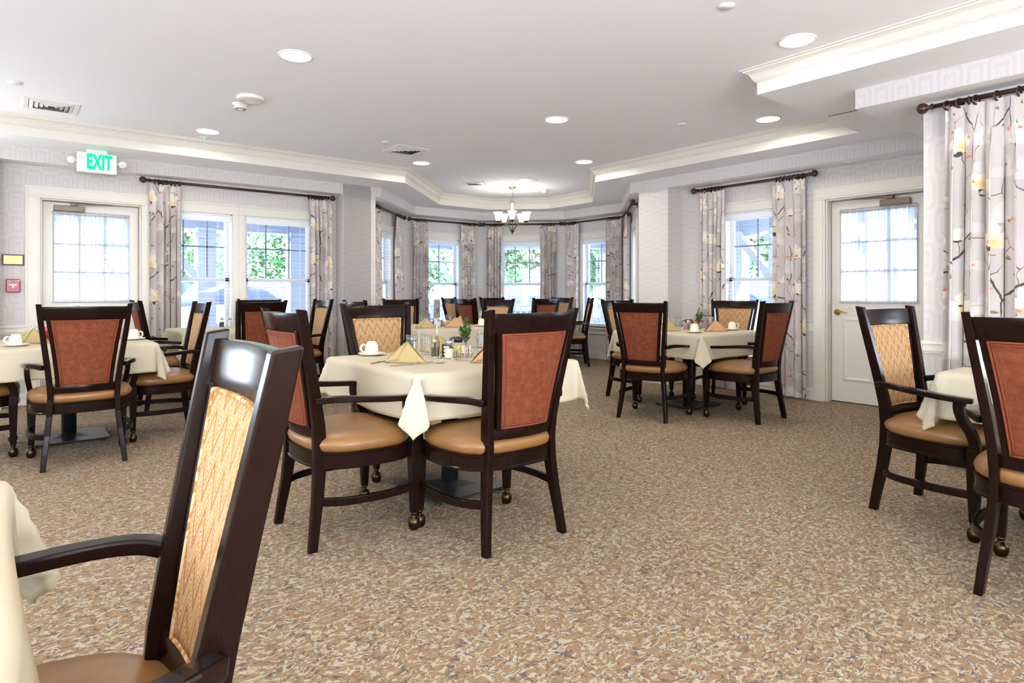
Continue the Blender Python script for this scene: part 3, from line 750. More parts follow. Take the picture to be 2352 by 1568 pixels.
# plaque and pull station on the left wall
e = empty('wall_plaque', (.035, LW, 1.482)); tag(e, 'brass plaque in a dark wooden frame above the red fire alarm', 'plaque')
mb = MB(); mb.box((-.088, -.018, -.055), (.088, 0, .055)); mb.build('frame', 'rod', e, bevel=.006)
mb = MB(); mb.box((-.073, -.021, -.041), (.073, -.017, .041)); mb.build('plate', 'textbrass', e)
for k, s_ in enumerate(('This Alarm', 'Does Call The', 'Fire Department')): text('engraving', s_, .0235, 'textdk', e, (0, -.0215, .024-.024*k), (R(90), 0, 0), .0004, .82, .2)
e = empty('fire_alarm_pull', (.035, LW, 1.22)); tag(e, 'red fire alarm pull station with a white T-shaped handle on the wall', 'fire alarm')
mb = MB(); mb.box((-.058, -.035, -.068), (.058, 0, .068)); mb.build('body', 'red', e, bevel=.008)
mb = MB(); mb.box((-.036, -.042, .002), (.036, -.034, .016)); mb.box((-.009, -.044, -.022), (.009, -.034, .004)); mb.build('pull_handle', 'textwhite', e, bevel=.002)
text('lettering', 'FIRE', .017, 'textwhite', e, (-.033, -.0356, .052), (R(90), 0, 0), .0005)
text('lettering', 'ALARM', .017, 'textwhite', e, (.033, -.0356, .052), (R(90), 0, 0), .0005, .85)
mb = MB(); mb.lathe([(.001, 0), (.011, 0), (.010, .004), (.001, .005)], 14); h = mb.build('keyhole', 'steel', e); h.location = (0, -.035, .05); h.rotation_euler = (R(90), 0, 0)

# chandelier
e = empty('chandelier', (6.07, 7.54, 2.78)); tag(e, 'five-light nickel chandelier with frosted bell shades hanging in the bay', 'chandelier')
mb = MB(); mb.lathe([(.001, 0), (.06, 0), (.058, -.008), (.03, -.03), (.008, -.045), (.001, -.047)], 24); mb.build('canopy', 'nickel', e)
mb = MB()
for k in range(7):
    z = -.055-k*.018; a = (0, 1)[k % 2]
    pts = [((.007*math.cos(b) if a else 0), (0 if a else .007*math.cos(b)), z+.012*math.sin(b)) for b in [2*PI*j/10 for j in range(11)]]
    mb.tube(pts, .0018, 5)
mb.tube([(.026*math.cos(b), 0, -.195+.026*math.sin(b)) for b in [2*PI*j/16 for j in range(17)]], .003, 6)
mb.build('chain', 'nickel', e)
mb = MB(); mb.lathe([(.001, -.22), (.03, -.222), (.044, -.232), (.03, -.245), (.026, -.26), (.022, -.265), (.022, -.37), (.02, -.40), (.008, -.41), (.008, -.66), (.045, -.665), (.04, -.672), (.008, -.71), (.001, -.712)], 20); mb.build('column', 'nickel', e)
mb = MB(); mb.tube([(.014*math.cos(b), 0, -.726+.014*math.sin(b)) for b in [2*PI*j/12 for j in range(13)]], .0025, 5); mb.build('finial_ring', 'nickel', e)
for k in range(5):
    a = R(72*k+14); ca, sa = math.cos(a), math.sin(a)
    mb = MB(); pr = [(.02, -.66), (.07, -.60), (.13, -.565), (.19, -.56), (.23, -.555)]
    mb.tube([(r*ca, r*sa, z) for r, z in pr], .0055, 7); pr = [(.02, -.44), (.045, -.50), (.09, -.55), (.15, -.565), (.20, -.56)]
    mb.tube([(r*ca, r*sa, z) for r, z in pr], .0045, 7); mb.build('arm', 'nickel', e)
    mb = MB(); mb.lathe([(.001, -.56), (.012, -.558), (.03, -.53), (.032, -.525), (.001, -.52)], 16, (.23*ca, .23*sa, 0)); mb.build('cup', 'nickel', e)
    mb = MB(); mb.lathe([(.028, -.525), (.034, -.51), (.044, -.47), (.055, -.43), (.066, -.405), (.075, -.395)], 24, (.23*ca, .23*sa, 0), caps=False); mb.build('lamp_shade', 'shade', e)

# ------------------------------------------------------------------ dining chair
def sm(pts, k=5, loopw=None):
    P_ = [Vector(p) for p in pts]; out = []
    for i in range(len(P_)-1):
        p0, p1, p2, p3 = P_[max(i-1, 0)], P_[i], P_[i+1], P_[min(i+2, len(P_)-1)]
        for j in range(k):
            t_ = j/k; out.append(.5*((2*p1)+(p2-p0)*t_+(2*p0-5*p1+4*p2-p3)*t_*t_+(3*p1-p0-3*p2+p3)*t_**3))
    return out+[P_[-1]]
def smw(w, k=5): return [w[i]+(w[i+1]-w[i])*j/k for i in range(len(w)-1) for j in range(k)]+[w[-1]]
def bulge(x, hw): return .032*(1-min(1, abs(x)/hw)**2)
PX = [(0, .226, -.262), (.10, .216, -.248), (.22, .202, -.230), (.34, .190, -.218), (.45, .184, -.214), (.55, .189, -.221), (.68, .203, -.243), (.82, .220, -.270), (.96, .237, -.298), (1.073, .249, -.320)]
def post_at(z):
    for (z0, x0, y0), (z1, x1, y1) in zip(PX[:-1], PX[1:]):
        if z <= z1: f = (z-z0)/(z1-z0); return x0+(x1-x0)*f, y0+(y1-y0)*f
    return PX[-1][1:]
def slab(mb, xf, z0, z1, yf, th, nx=14, nz=8, uvs=False):
    """curved slab between x = ±xf(z), centre surface yf(x,z)"""
    V = {}
    for side in (-1, 1):
        for j in range(nz+1):
            z = z0+(z1-z0)*j/nz; h = xf(z)
            for i in range(nx+1):
                x = h*(2*i/nx-1); t_ = th(x/h, j/nz) if callable(th) else th
                V[side, i, j] = (mb.bm.verts.new((x, yf(x, z)+side*t_/2, z)), (x, z))
    def q(ks):
        f = mb.bm.faces.new([V[k][0] for k in ks]); f.smooth = True
        for l, k in zip(f.loops, ks): l[mb.uv].uv = V[k][1]
    for j in range(nz):
        for i in range(nx):
            q([(1, i, j), (1, i+1, j), (1, i+1, j+1), (1, i, j+1)]); q([(-1, i+1, j), (-1, i, j), (-1, i, j+1), (-1, i+1, j+1)])
    for j in range(nz):
        q([(-1, 0, j), (1, 0, j), (1, 0, j+1), (-1, 0, j+1)]); q([(1, nx, j), (-1, nx, j), (-1, nx, j+1), (1, nx, j+1)])
    for i in range(nx):
        q([(-1, i, 0), (-1, i+1, 0), (1, i+1, 0), (1, i, 0)]); q([(1, i, nz), (1, i+1, nz), (-1, i+1, nz), (-1, i, nz)])
    return mb
def outline(k, n, inset=0):
    a = 2*PI*k/n; c, s = math.cos(a), math.sin(a); e = .68
    x = math.copysign(abs(c)**e, c); y = math.copysign(abs(s)**e, s)
    w = .282+.028*(y+1)/2
    return x*(w-inset), y*(.258-inset)+.006
def make_chair():
    t = empty('dining_chair')
    for s in (-1, 1):     # rear leg running up into the back post
        mb = MB(); rings = []
        for i, (z, x, y) in enumerate(PX):
            f = i/(len(PX)-1); wx = .030+.004*math.sin(f*PI); dy = (.040, .044, .050, .056, .060, .057, .052, .048, .045, .042)[i]
            cx = s*x
            rings.append([(cx-wx/2, y-dy/2, z+.006*(i > 0)), (cx+wx/2, y-dy/2, z+.006*(i > 0)), (cx+wx/2, y+dy/2, z), (cx-wx/2, y+dy/2, z)])
        mb.loft(rings); p = mb.build('back_leg', 'wood', t, bevel=.004)
        mb = MB(); mb.lathe([(.001, 0), (.013, 0), (.013, .006), (.001, .006)], 12, (s*.226, -.262, -.001)); mb.build('glide', 'rubber', p)
    yb = lambda x, z: post_at(z)[1]-bulge(x, post_at(z)[0])-.003
    mb = MB(); slab(mb, lambda z: post_at(z)[0]-.012, .972, 1.060, lambda x, z: yb(x, z), .024, 18, 3); mb.build('top_rail', 'wood', t, bevel=.003)
    mb = MB(); slab(mb, lambda z: post_at(z)[0]-.010, .492, .542, lambda x, z: yb(x, z)+.004, .026, 14, 2); mb.build('lower_rail', 'wood', t, bevel=.003)
    hw = lambda z: .134+(.187-.134)*((z-.54)/.435)**1.25 if z > .54 else .134
    for s in (-1, 1):
        mb = MB(); rings = []
        for i in range(9):
            z = .535+.445*i/8; x = s*(hw(z)+.012); y = yb(x, z)
            rings.append([(x-.012, y-.014, z), (x+.012, y-.014, z), (x+.012, y+.014, z), (x-.012, y+.014, z)])
        mb.loft(rings); mb.build('stile', 'wood', t, bevel=.002)
    mb = MB(); slab(mb, lambda z: hw(z)+.001, .542, .972, lambda x, z: yb(x, z)-.006, lambda a, b: .016+.006*(1-a**4)*(1-(2*b-1)**4), 16, 16)
    rp = mb.build('outer_back', 'rust', t)
    mb = MB()
    def loop(off, yo, n=14):
        z0, z1 = .542+off, .972-off; pts = []
        for i in range(n): x = (hw(z0)-off)*(2*i/n-1); pts.append((x, yb(x, z0)+yo, z0))
        for i in range(n): z = z0+(z1-z0)*i/n; x = hw(z)-off; pts.append((x, yb(x, z)+yo, z))
        for i in range(n): x = (hw(z1)-off)*(1-2*i/n); pts.append((x, yb(x, z1)+yo, z1))
        for i in range(n+1): z = z1-(z1-z0)*i/n; x = -(hw(z)-off); pts.append((x, yb(x, z)+yo, z))
        return pts
    mb.tube(loop(.004, -.015), .0042, 6); mb.tube(loop(.016, -.0165), .0026, 6); mb.build('piping', 'rust_edge', rp)
    mb = MB(); slab(mb, lambda z: hw(z)+.001, .542, .972, lambda x, z: yb(x, z)+.007, lambda a, b: .014+.020*(1-a**4)*(1-(2*b-1)**4), 16, 16)
    ip = mb.build('inner_back', 'flame', t); ip['label'] = 'zigzag flame-stitch fabric'
    rp['label'] = 'rust velvet panel'
    mb = MB(); mb.tube(loop(.004, .014), .005, 6)
    pw = mb.build('piping', 'flame_edge', ip)
    # seat
    N = 72; prof = [(.016, .425), (.002, .440), (-.004, .462), (.004, .480), (.022, .495), (.06, .507), (.12, .515), (.19, .519), (.24, .520)]
    mb = MB(); mb.loft([[(*outline(k, N, i), z) for k in range(N)] for i, z in prof], True, True, True)
    mb.build('seat', 'leather', t)
    mb = MB(); pr = [(.012, .355), (-.004, .358), (-.004, .366), (.000, .370), (.000, .418), (-.004, .422), (-.004, .428), (.014, .430)]
    mb.loft([[(*outline(k, N, i), z) for k in range(N)] for i, z in pr], True, True, False); o = mb.build('seat_frame', 'wood', t, smooth=True)
    o.data.set_sharp_from_angle(angle=R(28))
    for s in (-1, 1):
        mb = MB(); x = .272
        mb.loft([[(s*x+a*w, .225+b*w, z) for a, b in ((-1, -1), (1, -1), (1, 1), (-1, 1))] for z, w in ((.43, .025), (.36, .026), (.2, .021), (.085, .0165))])
        l = mb.build('front_leg', 'wood', t, bevel=.004)
        mb = MB(); mb.lathe([(.001, .09), (.017, .088), (.018, .078), (.010, .073), (.014, .066), (.026, .055), (.030, .036), (.027, .017), (.020, .004), (.001, 0)], 18, (s*x, .225, 0))
        mb.build('caster', 'brass', l)
        mb = MB(); pts = [(s*.222, -.243, .664), (s*.262, -.19, .674), (s*.292, -.10, .671), (s*.306, .05, .659), (s*.304, .17, .652), (s*.292, .23, .650)]
        mb.bar(sm(pts), smw([.034, .040, .046, .052, .054, .036]), smw([.032, .030, .028, .027, .026, .024])); mb.build('armrest', 'wood', t, bevel=.006)
        mb = MB(); pts = [(s*.298, .180, .65), (s*.298, .175, .61), (s*.294, .188, .56), (s*.284, .218, .50), (s*.276, .230, .45), (s*.273, .228, .41)]
        mb.bar(sm(pts), .032, smw([.052, .046, .044, .044, .044, .046]), up=(0, 1, .2)); mb.build('arm_support', 'wood', t, bevel=.005)
        mb = MB(); pts = [(s*.270, .22, .212), (s*.292, .12, .212), (s*.296, .0, .212), (s*.276, -.12, .212), (s*.24, -.19, .212), (s*.206, -.225, .212)]
        mb.bar(sm(pts, 4), .02, .036); mb.build('side_stretcher', 'wood', t, bevel=.003)
    return t
chair0 = make_chair(); used = [0]
def chair(u, v, deg, label, group):
    t = chair0 if not used[0] else copy_tree(chair0); used[0] = 1
    t.location = (u, v, 0); t.rotation_euler = (0, 0, R(deg)); tag(t, label, 'chair', group); return t
G = 'dining chairs at the %s'
chair(1.31, 2.94, -90, 'dark wooden armchair with rust back at the left side of the centre table, front row', G % 'centre table')
chair(1.845, 2.455, 0, 'dark wooden armchair with big rust back seen from behind, nearest side of the centre table', G % 'centre table')
chair(2.01, 3.70, 180, 'dark armchair with gold zigzag back facing the viewer across the centre table', G % 'centre table')
chair(-.012, 1.115, 86, 'large armchair cut off by the lower left edge, its zigzag back seen at an angle', G % 'nearest left table')
chair(.395, 5.27, 0, 'armchair with rust back seen squarely from behind, in front of the left exit door', G % 'table by the left exit door')
chair(.97, 5.85, 90, 'armchair with narrow view of zigzag back, right of the table by the left exit door', G % 'table by the left exit door')
chair(-.20, 5.88, -90, 'armchair whose brown seat enters at the left edge, under the table by the exit door', G % 'table by the left exit door')
chair(4.70, 3.745, -73, 'armchair with rust back and full view of two rear legs, left of the right-hand table', G % 'right-hand table')
chair(5.315, 3.17, 0, 'armchair with rust back leaning right, on the near right side of the right-hand table', G % 'right-hand table')
chair(6.04, 3.83, 104, 'armchair with zigzag back in front of the window beside the right-hand door', G % 'right-hand table')
chair(5.42, 4.50, 180, 'armchair with a strip of zigzag back, half hidden left of the right-hand table', G % 'right-hand table')
chair(3.774, 1.10, 172, 'armchair with zigzag back seen from the side in front of the white right-hand door', G % 'table at the right edge')
chair(3.15, .52, -90, 'armchair with rust back cut off by the right edge of the photo', G % 'table at the right edge')
chair(3.07, 6.0, -90, 'armchair showing only its curved top rail behind the zigzag chair of the centre table', G % 'second table')
chair(4.02, 7.02, 180, 'armchair with dark top rail before the left bay curtains, far side of the second table', G % 'second table')
chair(4.53, 6.24, 100, 'armchair with zigzag back just above the top left corner of the big rust chair', G % 'second table')
chair(5.40, 7.40, -90, 'rust-backed armchair in the bay beside the upright number stand', G % 'bay table')
chair(6.50, 8.32, 180, 'armchair in the bay showing only its top rail below the middle window', G % 'bay table')
chair(6.14, 7.15, 0, 'rust-backed armchair in the bay right of the middle window glass', G % 'bay table')
chair(7.20, 7.95, 90, 'armchair with zigzag back farthest back in the right part of the bay', G % 'bay table')
chair(5.78, 8.36, 212, 'armchair turned sideways in the bay, left neighbour of the rust-backed bay chair', G % 'bay table')
chair(6.96, 7.165, 51, 'armchair facing left in profile before the railing window at the right of the bay', G % 'bay table')
chair(1.80, 6.45, 16, 'armchair with dull rust back before the double window, seen from behind', G % 'table by the double window')
chair(1.29, 7.1, -90, 'armchair with thin orange back panel beside the curtain left of the double window', G % 'table by the double window')
chair(2.56, 7.12, 90, 'armchair with pale glaring zigzag back at the right end of the double window', G % 'table by the double window')
chair(2.42, 7.68, 180, 'armchair whose bluish top rail stands directly against the double window', G % 'table by the double window')

# ------------------------------------------------------------------ tables
def make_table():
    t = empty('dining_table')
    mb = MB(); mb.box((-.53, -.53, .728), (.53, .53, .758)); mb.build('tabletop', 'wood', t, bevel=.006)
    mb = MB(); mb.lathe([(.05, .03), (.05, .69), (.06, .70), (.06, .728)], 28); mb.build('pedestal', 'iron', t)
    mb = MB(); mb.box((-.25, -.03, .71), (.25, .03, .728)); mb.box((-.03, -.25, .71), (.03, .25, .728)); mb.build('top_bracket', 'iron', t)
    mb = MB(); r = .035; h = .25; pts = []
    for cx, cy, a0 in ((h-r, h-r, 0), (-h+r, h-r, 90), (-h+r, -h+r, 180), (h-r, -h+r, 270)):
        for k in range(6): a = R(a0+90*k/5); pts.append((cx+r*math.cos(a), cy+r*math.sin(a)))
    def ring(z, s): return [(x*s, y*s, z) for x, y in pts]
    mb.loft([ring(.022, 1), ring(.028, 1), ring(.034, .5), ring(.052, .21)]); mb.build('base_plate', 'iron', t, bevel=.001)
    for sx in (-1, 1):
        for sy in (-1, 1):
            mb = MB(); mb.lathe([(.016, 0), (.016, .012), (.008, .014), (.008, .024)], 12, (sx*.215, sy*.215, 0)); mb.build('foot', 'black', t)
    return t
def cloth_mesh(seed, H=.54, half=.755, zt=.7635):
    rnd = random.Random(seed); mb = MB(); N = 92; V = {}
    ph = [rnd.uniform(0, 6) for _ in range(8)]
    rad = .022
    def drop(e):   # rounded edge: returns outward, down
        if e < rad*PI/2: a = e/rad; return rad*math.sin(a), rad*(1-math.cos(a))
        return rad, rad+e-rad*PI/2
    h = H-rad
    def pos(a, b):
        sa, sb = (1 if a >= 0 else -1), (1 if b >= 0 else -1); x, y = abs(a), abs(b)
        ex, ey = max(0, x-h), max(0, y-h)
        if ex == 0 and ey == 0: return (a, b, zt)
        side = ph[0] if sa > 0 else ph[1]; side2 = ph[2] if sb > 0 else ph[3]
        if ey == 0 or ex == 0:
            e = ex+ey; o, d = drop(e); t_ = y if ey == 0 else x
            edge = 1-abs(t_/h)
            w = (.016*math.sin(t_*9*(sb if ey == 0 else sa)+(side if ey == 0 else side2))+.012)*min(1, e/.15)*min(1, edge*4+.0)
            out = o+w+ .03*min(1, e/.2)
            out = o+w
            if ey == 0: return (sa*(h+out), b, zt-d)
            return (a, sb*(h+out), zt-d)
        r = math.hypot(ex, ey); th = math.atan2(ey, ex)/(PI/2)   # 0..1
        o, d = drop(r*.96)
        # direction of the rounded corner
        ang = th*PI/2; q1 = Vector((math.cos(ang), math.sin(ang)))*o
        k = max(0, (r-.01))
        s2 = 1-abs(2*th-1)
        keyp = [(0, (0, 0)), (.22, (.48, .03)), (.5, (0, .20)), (.78, (-.48, .03)), (1, (0, 0))]
        for (t0, p0), (t1, p1) in zip(keyp[:-1], keyp[1:]):
            if th <= t1+1e-9:
                f = (th-t0)/(t1-t0); f = f*f*(3-2*f)*.5+f*.5; pp = (p0[0]+(p1[0]-p0[0])*f, p0[1]+(p1[1]-p0[1])*f); break
        ramp = min(1, k/.07)
        X = q1.x+k*ramp*((pp[0]+pp[1])*.7071); Y = q1.y+k*ramp*((-pp[0]+pp[1])*.7071)
        return (sa*(h+max(X, 0)), sb*(h+max(Y, 0)), zt-d*(1-.05*s2))
    # parameter lines, denser outside the edge
    ins = [h*(2*i/26-1) for i in range(27)]; outn = [h+(half-h)*(i/13)**1.1 for i in range(1, 14)]
    g = [-x for x in reversed(outn)]+ins+outn; n = len(g)
    for i, a in enumerate(g):
        for j, b in enumerate(g): V[i, j] = (mb.bm.verts.new(pos(a, b)), (a, b))
    for i in range(n-1):
        for j in range(n-1):
            ks = [(i, j), (i+1, j), (i+1, j+1), (i, j+1)]
            f = mb.bm.faces.new([V[k][0] for k in ks]); f.smooth = True
            for l, k in zip(f.loops, ks): l[mb.uv].uv = V[k][1]
            f.material_index = 1 if (i in (0, n-2) or j in (0, n-2)) else 0
    o = mb.build('tablecloth', 'linen', recalc=False); o.data.materials.append(M['hem'])
    md = o.modifiers.new('s', 'SOLIDIFY'); md.thickness = .0018; md.offset = 0
    return o
cl0 = [cloth_mesh(3), cloth_mesh(11)]; tb0 = make_table()
TABLES = [((2.03, 3.11), 0, 'square pedestal table in the centre foreground under a cream cloth', 'cream tablecloth with long front corner hanging between the two foreground seats'),
          ((-.535, 1.145), 0, 'pedestal table under the cream cloth at the lower left corner', 'cream tablecloth draped at the lower left corner of the photo'),
          ((.37, 6.03), 0, 'square pedestal table by the left exit door', 'cream tablecloth on the table by the left exit door'),
          ((5.42, 3.87), 0, 'square pedestal table in front of the right-hand window', 'cream tablecloth on the table in front of the right-hand window'),
          ((4.06, .55), 0, 'pedestal table mostly outside the right edge of the photo', 'cream tablecloth corner hanging over the brown seat at the right edge'),
          ((3.86, 6.22), 0, 'square pedestal table just behind the centre table', 'cream tablecloth on the second table, directly behind the centre table'),
          ((6.10, 7.76), 0, 'square pedestal table standing in the bay', 'cream tablecloth on the table in the bay'),
          ((1.86, 7.14), 0, 'pedestal table in front of the double window', 'cream tablecloth on the table in front of the double window')]
for i, ((x, y), rz, l1, l2) in enumerate(TABLES):
    t = tb0 if i == 0 else copy_tree(tb0); t.location = (x, y, 0); tag(t, l1, 'table', 'square dining tables')
    c = cl0[i] if i < 2 else cl0[i % 2].copy()
    if i > 1: COL.objects.link(c)
    c.location = (x, y, 0); c.rotation_euler = (0, 0, R(90*((i//2) % 4))); tag(c, l2, 'tablecloth', 'cream tablecloths')

# ------------------------------------------------------------------ tableware
ZT = .7655
protos = {}
def P(kind, build):
    if kind not in protos: protos[kind] = [build(), False]
    pr = protos[kind]
    if not pr[1]: pr[1] = True; return pr[0]
    return copy_tree(pr[0])
def put(kind, build, x, y, rz, label, cat, group=None, z=ZT):
    o = P(kind, build); o.location = (x, y, z); o.rotation_euler = (0, 0, R(rz)); tag(o, label, cat, group); return o
def b_saucer():
    mb = MB(); mb.lathe([(.001, 0), (.04, 0), (.045, .003), (.07, .008), (.083, .015), (.082, .017), (.068, .011), (.045, .006), (.001, .006)], 36); return mb.build('saucer', 'china')
def b_cup():
    e = empty('coffee_cup'); mb = MB()
    prof = [(.036, 0), (.041, .0), (.0415, .004), (.040, .02), (.038, .045), (.034, .062), (.029, .069), (.027, .070), (.027, .078), (.024, .079), (.023, .073), (.001, .072)]
    rings = []; n = 40
    for r, z in prof:
        rings.append([(r*(1+.012*math.cos(10*2*PI*k/n))*math.cos(2*PI*k/n), r*(1+.012*math.cos(10*2*PI*k/n))*math.sin(2*PI*k/n), z) for k in range(n)])
    mb.loft(rings, True, True, True); mb.build('cup_body', 'china', e)
    mb = MB(); mb.tube([(.037, 0, .058), (.052, 0, .062), (.064, 0, .050), (.065, 0, .032), (.055, 0, .018), (.040, 0, .014)], [.005, .0055, .006, .006, .0055, .005], 8); mb.build('handle', 'china', e)
    return e
def cupset(x, y, rz, where, on='on its saucer'):
    put('saucer', b_saucer, x, y, 0, 'cream saucer '+where, 'saucer', 'saucers')
    put('cup', b_cup, x, y, rz, 'upturned cream coffee cup '+where, 'cup', 'upturned cups', ZT+.0155-.009)
def b_napkin(mat):
    def f():
        mb = MB(); A, B, T, Cc = Vector((-.118, 0, 0)), Vector((.118, 0, 0)), Vector((.0, .03, .112)), Vector((0, .15, 0))
        def patch(p, q, r, outw, n=8):
            V = {}
            for i in range(n+1):
                for j in range(n+1-i):
                    a, b = i/n, j/n; c = 1-a-b
                    pt = p*c+q*a+r*b; pt = pt+outw*(a*b+b*c+c*a)*1.0
                    if pt.z < 0: pt.z = 0
                    V[i, j] = mb.bm.verts.new(pt)
            for i in range(n):
                for j in range(n-i):
                    mb.bm.faces.new((V[i, j], V[i+1, j], V[i, j+1])).smooth = True
                    if i+j < n-1: mb.bm.faces.new((V[i+1, j], V[i+1, j+1], V[i, j+1])).smooth = True
        patch(A, B, T, Vector((0, -.02, 0))); patch(B, Cc, T, Vector((.03, .01, 0))); patch(Cc, A, T, Vector((-.02, .01, 0)))
        o3 = Vector((-.008, -.003, .001)); patch(Cc+Vector((-.03, 0, 0)), A+Vector((-.006, .008, 0)), T+Vector((-.004, .006, .001)), Vector((-.05, .01, 0)))
        patch(A+Vector((-.004, -.004, 0)), T+Vector((-.003, -.004, .003)), A*.55+T*.25+Vector((.02, -.014, -.01)), Vector((-.006, -.006, 0)))
        bmesh.ops.remove_doubles(mb.bm, verts=mb.bm.verts, dist=1e-5)
        o = mb.build('folded_napkin', mat)
        md = o.modifiers.new('s', 'SOLIDIFY'); md.thickness = .0022; md.offset = 0
        return o
    return f
def napkin(mat, x, y, rz, label): put('napkin_'+mat, b_napkin(mat), x, y, rz, label, 'napkin', mat+' folded napkins', ZT+.001)
def b_glass():
    mb = MB(); n = 48; prof = [(.001, .0), (.030, 0), (.033, .004), (.034, .03), (.036, .075), (.037, .10), (.0385, .125), (.0365, .125), (.034, .075), (.031, .018), (.001, .014)]
    rings = []
    for i, (r, z) in enumerate(prof):
        fl = .022 if 1 < i < 5 else 0
        rings.append([(r*(1+fl*math.cos(12*2*PI*k/n))*math.cos(2*PI*k/n), r*(1+fl*math.cos(12*2*PI*k/n))*math.sin(2*PI*k/n), z) for k in range(n)])
    mb.loft(rings, True, True, True); return mb.build('drinking_glass', 'glass')
def glass(x, y, label): put('glass', b_glass, x, y, random.uniform(0, 90), label, 'glass', 'drinking glasses')
def b_shaker(fill):
    def f():
        e = empty('salt_shaker' if fill == 'saltm' else 'pepper_shaker')
        n = 8
        def ring(r, z): return [(r*math.cos(R(22.5)+2*PI*k/n), r*math.sin(R(22.5)+2*PI*k/n), z) for k in range(n)]
        mb = MB(); mb.loft([ring(.024, 0), ring(.0255, .003), ring(.0255, .058), ring(.017, .074), ring(.0165, .084)]); mb.build('glass_jar', 'glass', e)
        mb = MB(); mb.loft([ring(.0238, .003), ring(.0246, .006), ring(.0246, .054), ring(.021, .057)]); mb.build('contents', fill, e)
        mb = MB(); mb.lathe([(.0185, .08), (.0185, .094), (.016, .101), (.008, .106), (.001, .107)], 20); mb.build('lid', 'steel', e)
        return e
    return f
def shakers(x1, y1, x2, y2, where):
    put('pepper', b_shaker('pepperm'), x1, y1, 10, 'glass pepper shaker with steel lid '+where, 'pepper shaker', 'pepper shakers')
    put('salt', b_shaker('saltm'), x2, y2, 20, 'glass salt shaker with steel lid '+where, 'salt shaker', 'salt shakers')
def b_spoon():
    mb = MB(); rings = []
    for i, (x, w, z, dz) in enumerate([(-.09, .006, .002, 0), (-.05, .005, .003, 0), (0, .004, .004, 0), (.04, .0035, .006, 0), (.055, .006, .005, -.001), (.068, .015, .004, -.002), (.085, .019, .003, -.003), (.10, .014, .004, -.002), (.108, .003, .006, 0)]):
        rings.append([(x, -w, z), (x, 0, z+dz), (x, w, z), (x, w, z-.0016), (x, 0, z+dz-.0016), (x, -w, z-.0016)])
    mb.loft(rings, True, True, True); return mb.build('spoon', 'steel')
def b_knife():
    mb = MB(); mb.loft([[(x, -w, .001), (x, w, .001), (x, w, .001+h), (x, -w, .001+h)] for x, w, h in ((-.11, .006, .004), (-.02, .008, .005), (0, .007, .003), (.05, .009, .0015), (.10, .008, .001), (.118, .002, .001))]); return mb.build('table_knife', 'steel', bevel=.0006)
def b_fork():
    mb = MB(); mb.loft([[(x, -w, z), (x, w, z), (x, w, z+.0018), (x, -w, z+.0018)] for x, w, z in ((-.10, .007, .001), (-.03, .004, .003), (.03, .0035, .005), (.045, .011, .004), (.055, .0125, .003))])
    for k in range(4):
        y = -.0105+.007*k; mb.loft([[(x, y-.0016, z), (x, y+.0016, z), (x, y+.0016, z+.0014), (x, y-.0016, z+.0014)] for x, z in ((.05, .003), (.075, .003), (.095, .006))])
    return mb.build('fork', 'steel')
def b_stand(l1, l2):
    def f():
        e = empty('table_number_stand'); mb = MB(); mb.lathe([(.001, 0), (.034, 0), (.032, .004), (.012, .009), (.005, .014), (.001, .015)], 24); mb.build('base', 'steel', e)
        mb = MB(); mb.tube([(0, 0, .01), (0, 0, .26)], .0028, 8); mb.build('rod', 'steel', e)
        mb = MB(); mb.box((-.020, -.003, .235), (.020, .003, .345)) if l2 else mb.box((-.046, -.003, .19), (.046, .003, .298)); mb.build('card', 'signgrey' if l2 == '9' else 'whitep', e, bevel=.001)
        text('lettering', l1, .0145 if l2 else .030, 'textdk', e, (0, -.0036, .325 if l2 else .278), (R(90), 0, 0), .0004, 1, .25)
        if l2: text('lettering', l2, .052, 'textdk', e, (0, -.0036, .275), (R(90), 0, 0), .0004, .9, .15, .001)
        return e
    return f
def b_sugar():
    e = empty('sugar_caddy'); mb = MB()
    for z, s in ((.004, .034), (.03, .040), (.05, .044)):
        mb.tube([(-s*1.4, -s, z), (s*1.4, -s, z), (s*1.4, s, z), (-s*1.4, s, z), (-s*1.4, -s, z)], .0016, 6)
    for k in range(9):
        x = -1.4+2.8*k/8
        for sy in (-1, 1): mb.tube([(x*.034, sy*.034, .004), (x*.044, sy*.044, .05)], .0012, 5)
    for k in range(7):
        y = -1+2*k/6
        for sx in (-1, 1): mb.tube([(sx*1.4*.034, y*.034, .004), (sx*1.4*.044, y*.044, .05)], .0012, 5)
    mb.build('wire_basket', 'steel', e)
    return e
def b_packet(mat):
    def f():
        mb = MB(); mb.box((-.02, -.0018, 0), (.02, .0018, .062)); return mb.build('sweetener_packet', mat, bevel=.001)
    return f
def packets(x, y, rz, mats, where):
    c, s = math.cos(R(rz)), math.sin(R(rz)); n = len(mats)
    for i, m_ in enumerate(mats):
        lx = -.042+.084*i/(n-1); o = P('pk'+m_, b_packet(m_)); o.location = (x+c*lx, y+s*lx, ZT+.006); o.rotation_euler = (R(random.uniform(-14, 8)), R(random.uniform(-16, 16)), R(rz+80+random.uniform(-18, 18)))
        nm = {'yellowp': 'yellow', 'pinkp': 'pink', 'whitep': 'white'}[m_]
        tag(o, '%s sweetener packet standing in the wire caddy %s' % (nm, where), 'packet', nm+' packets '+where)
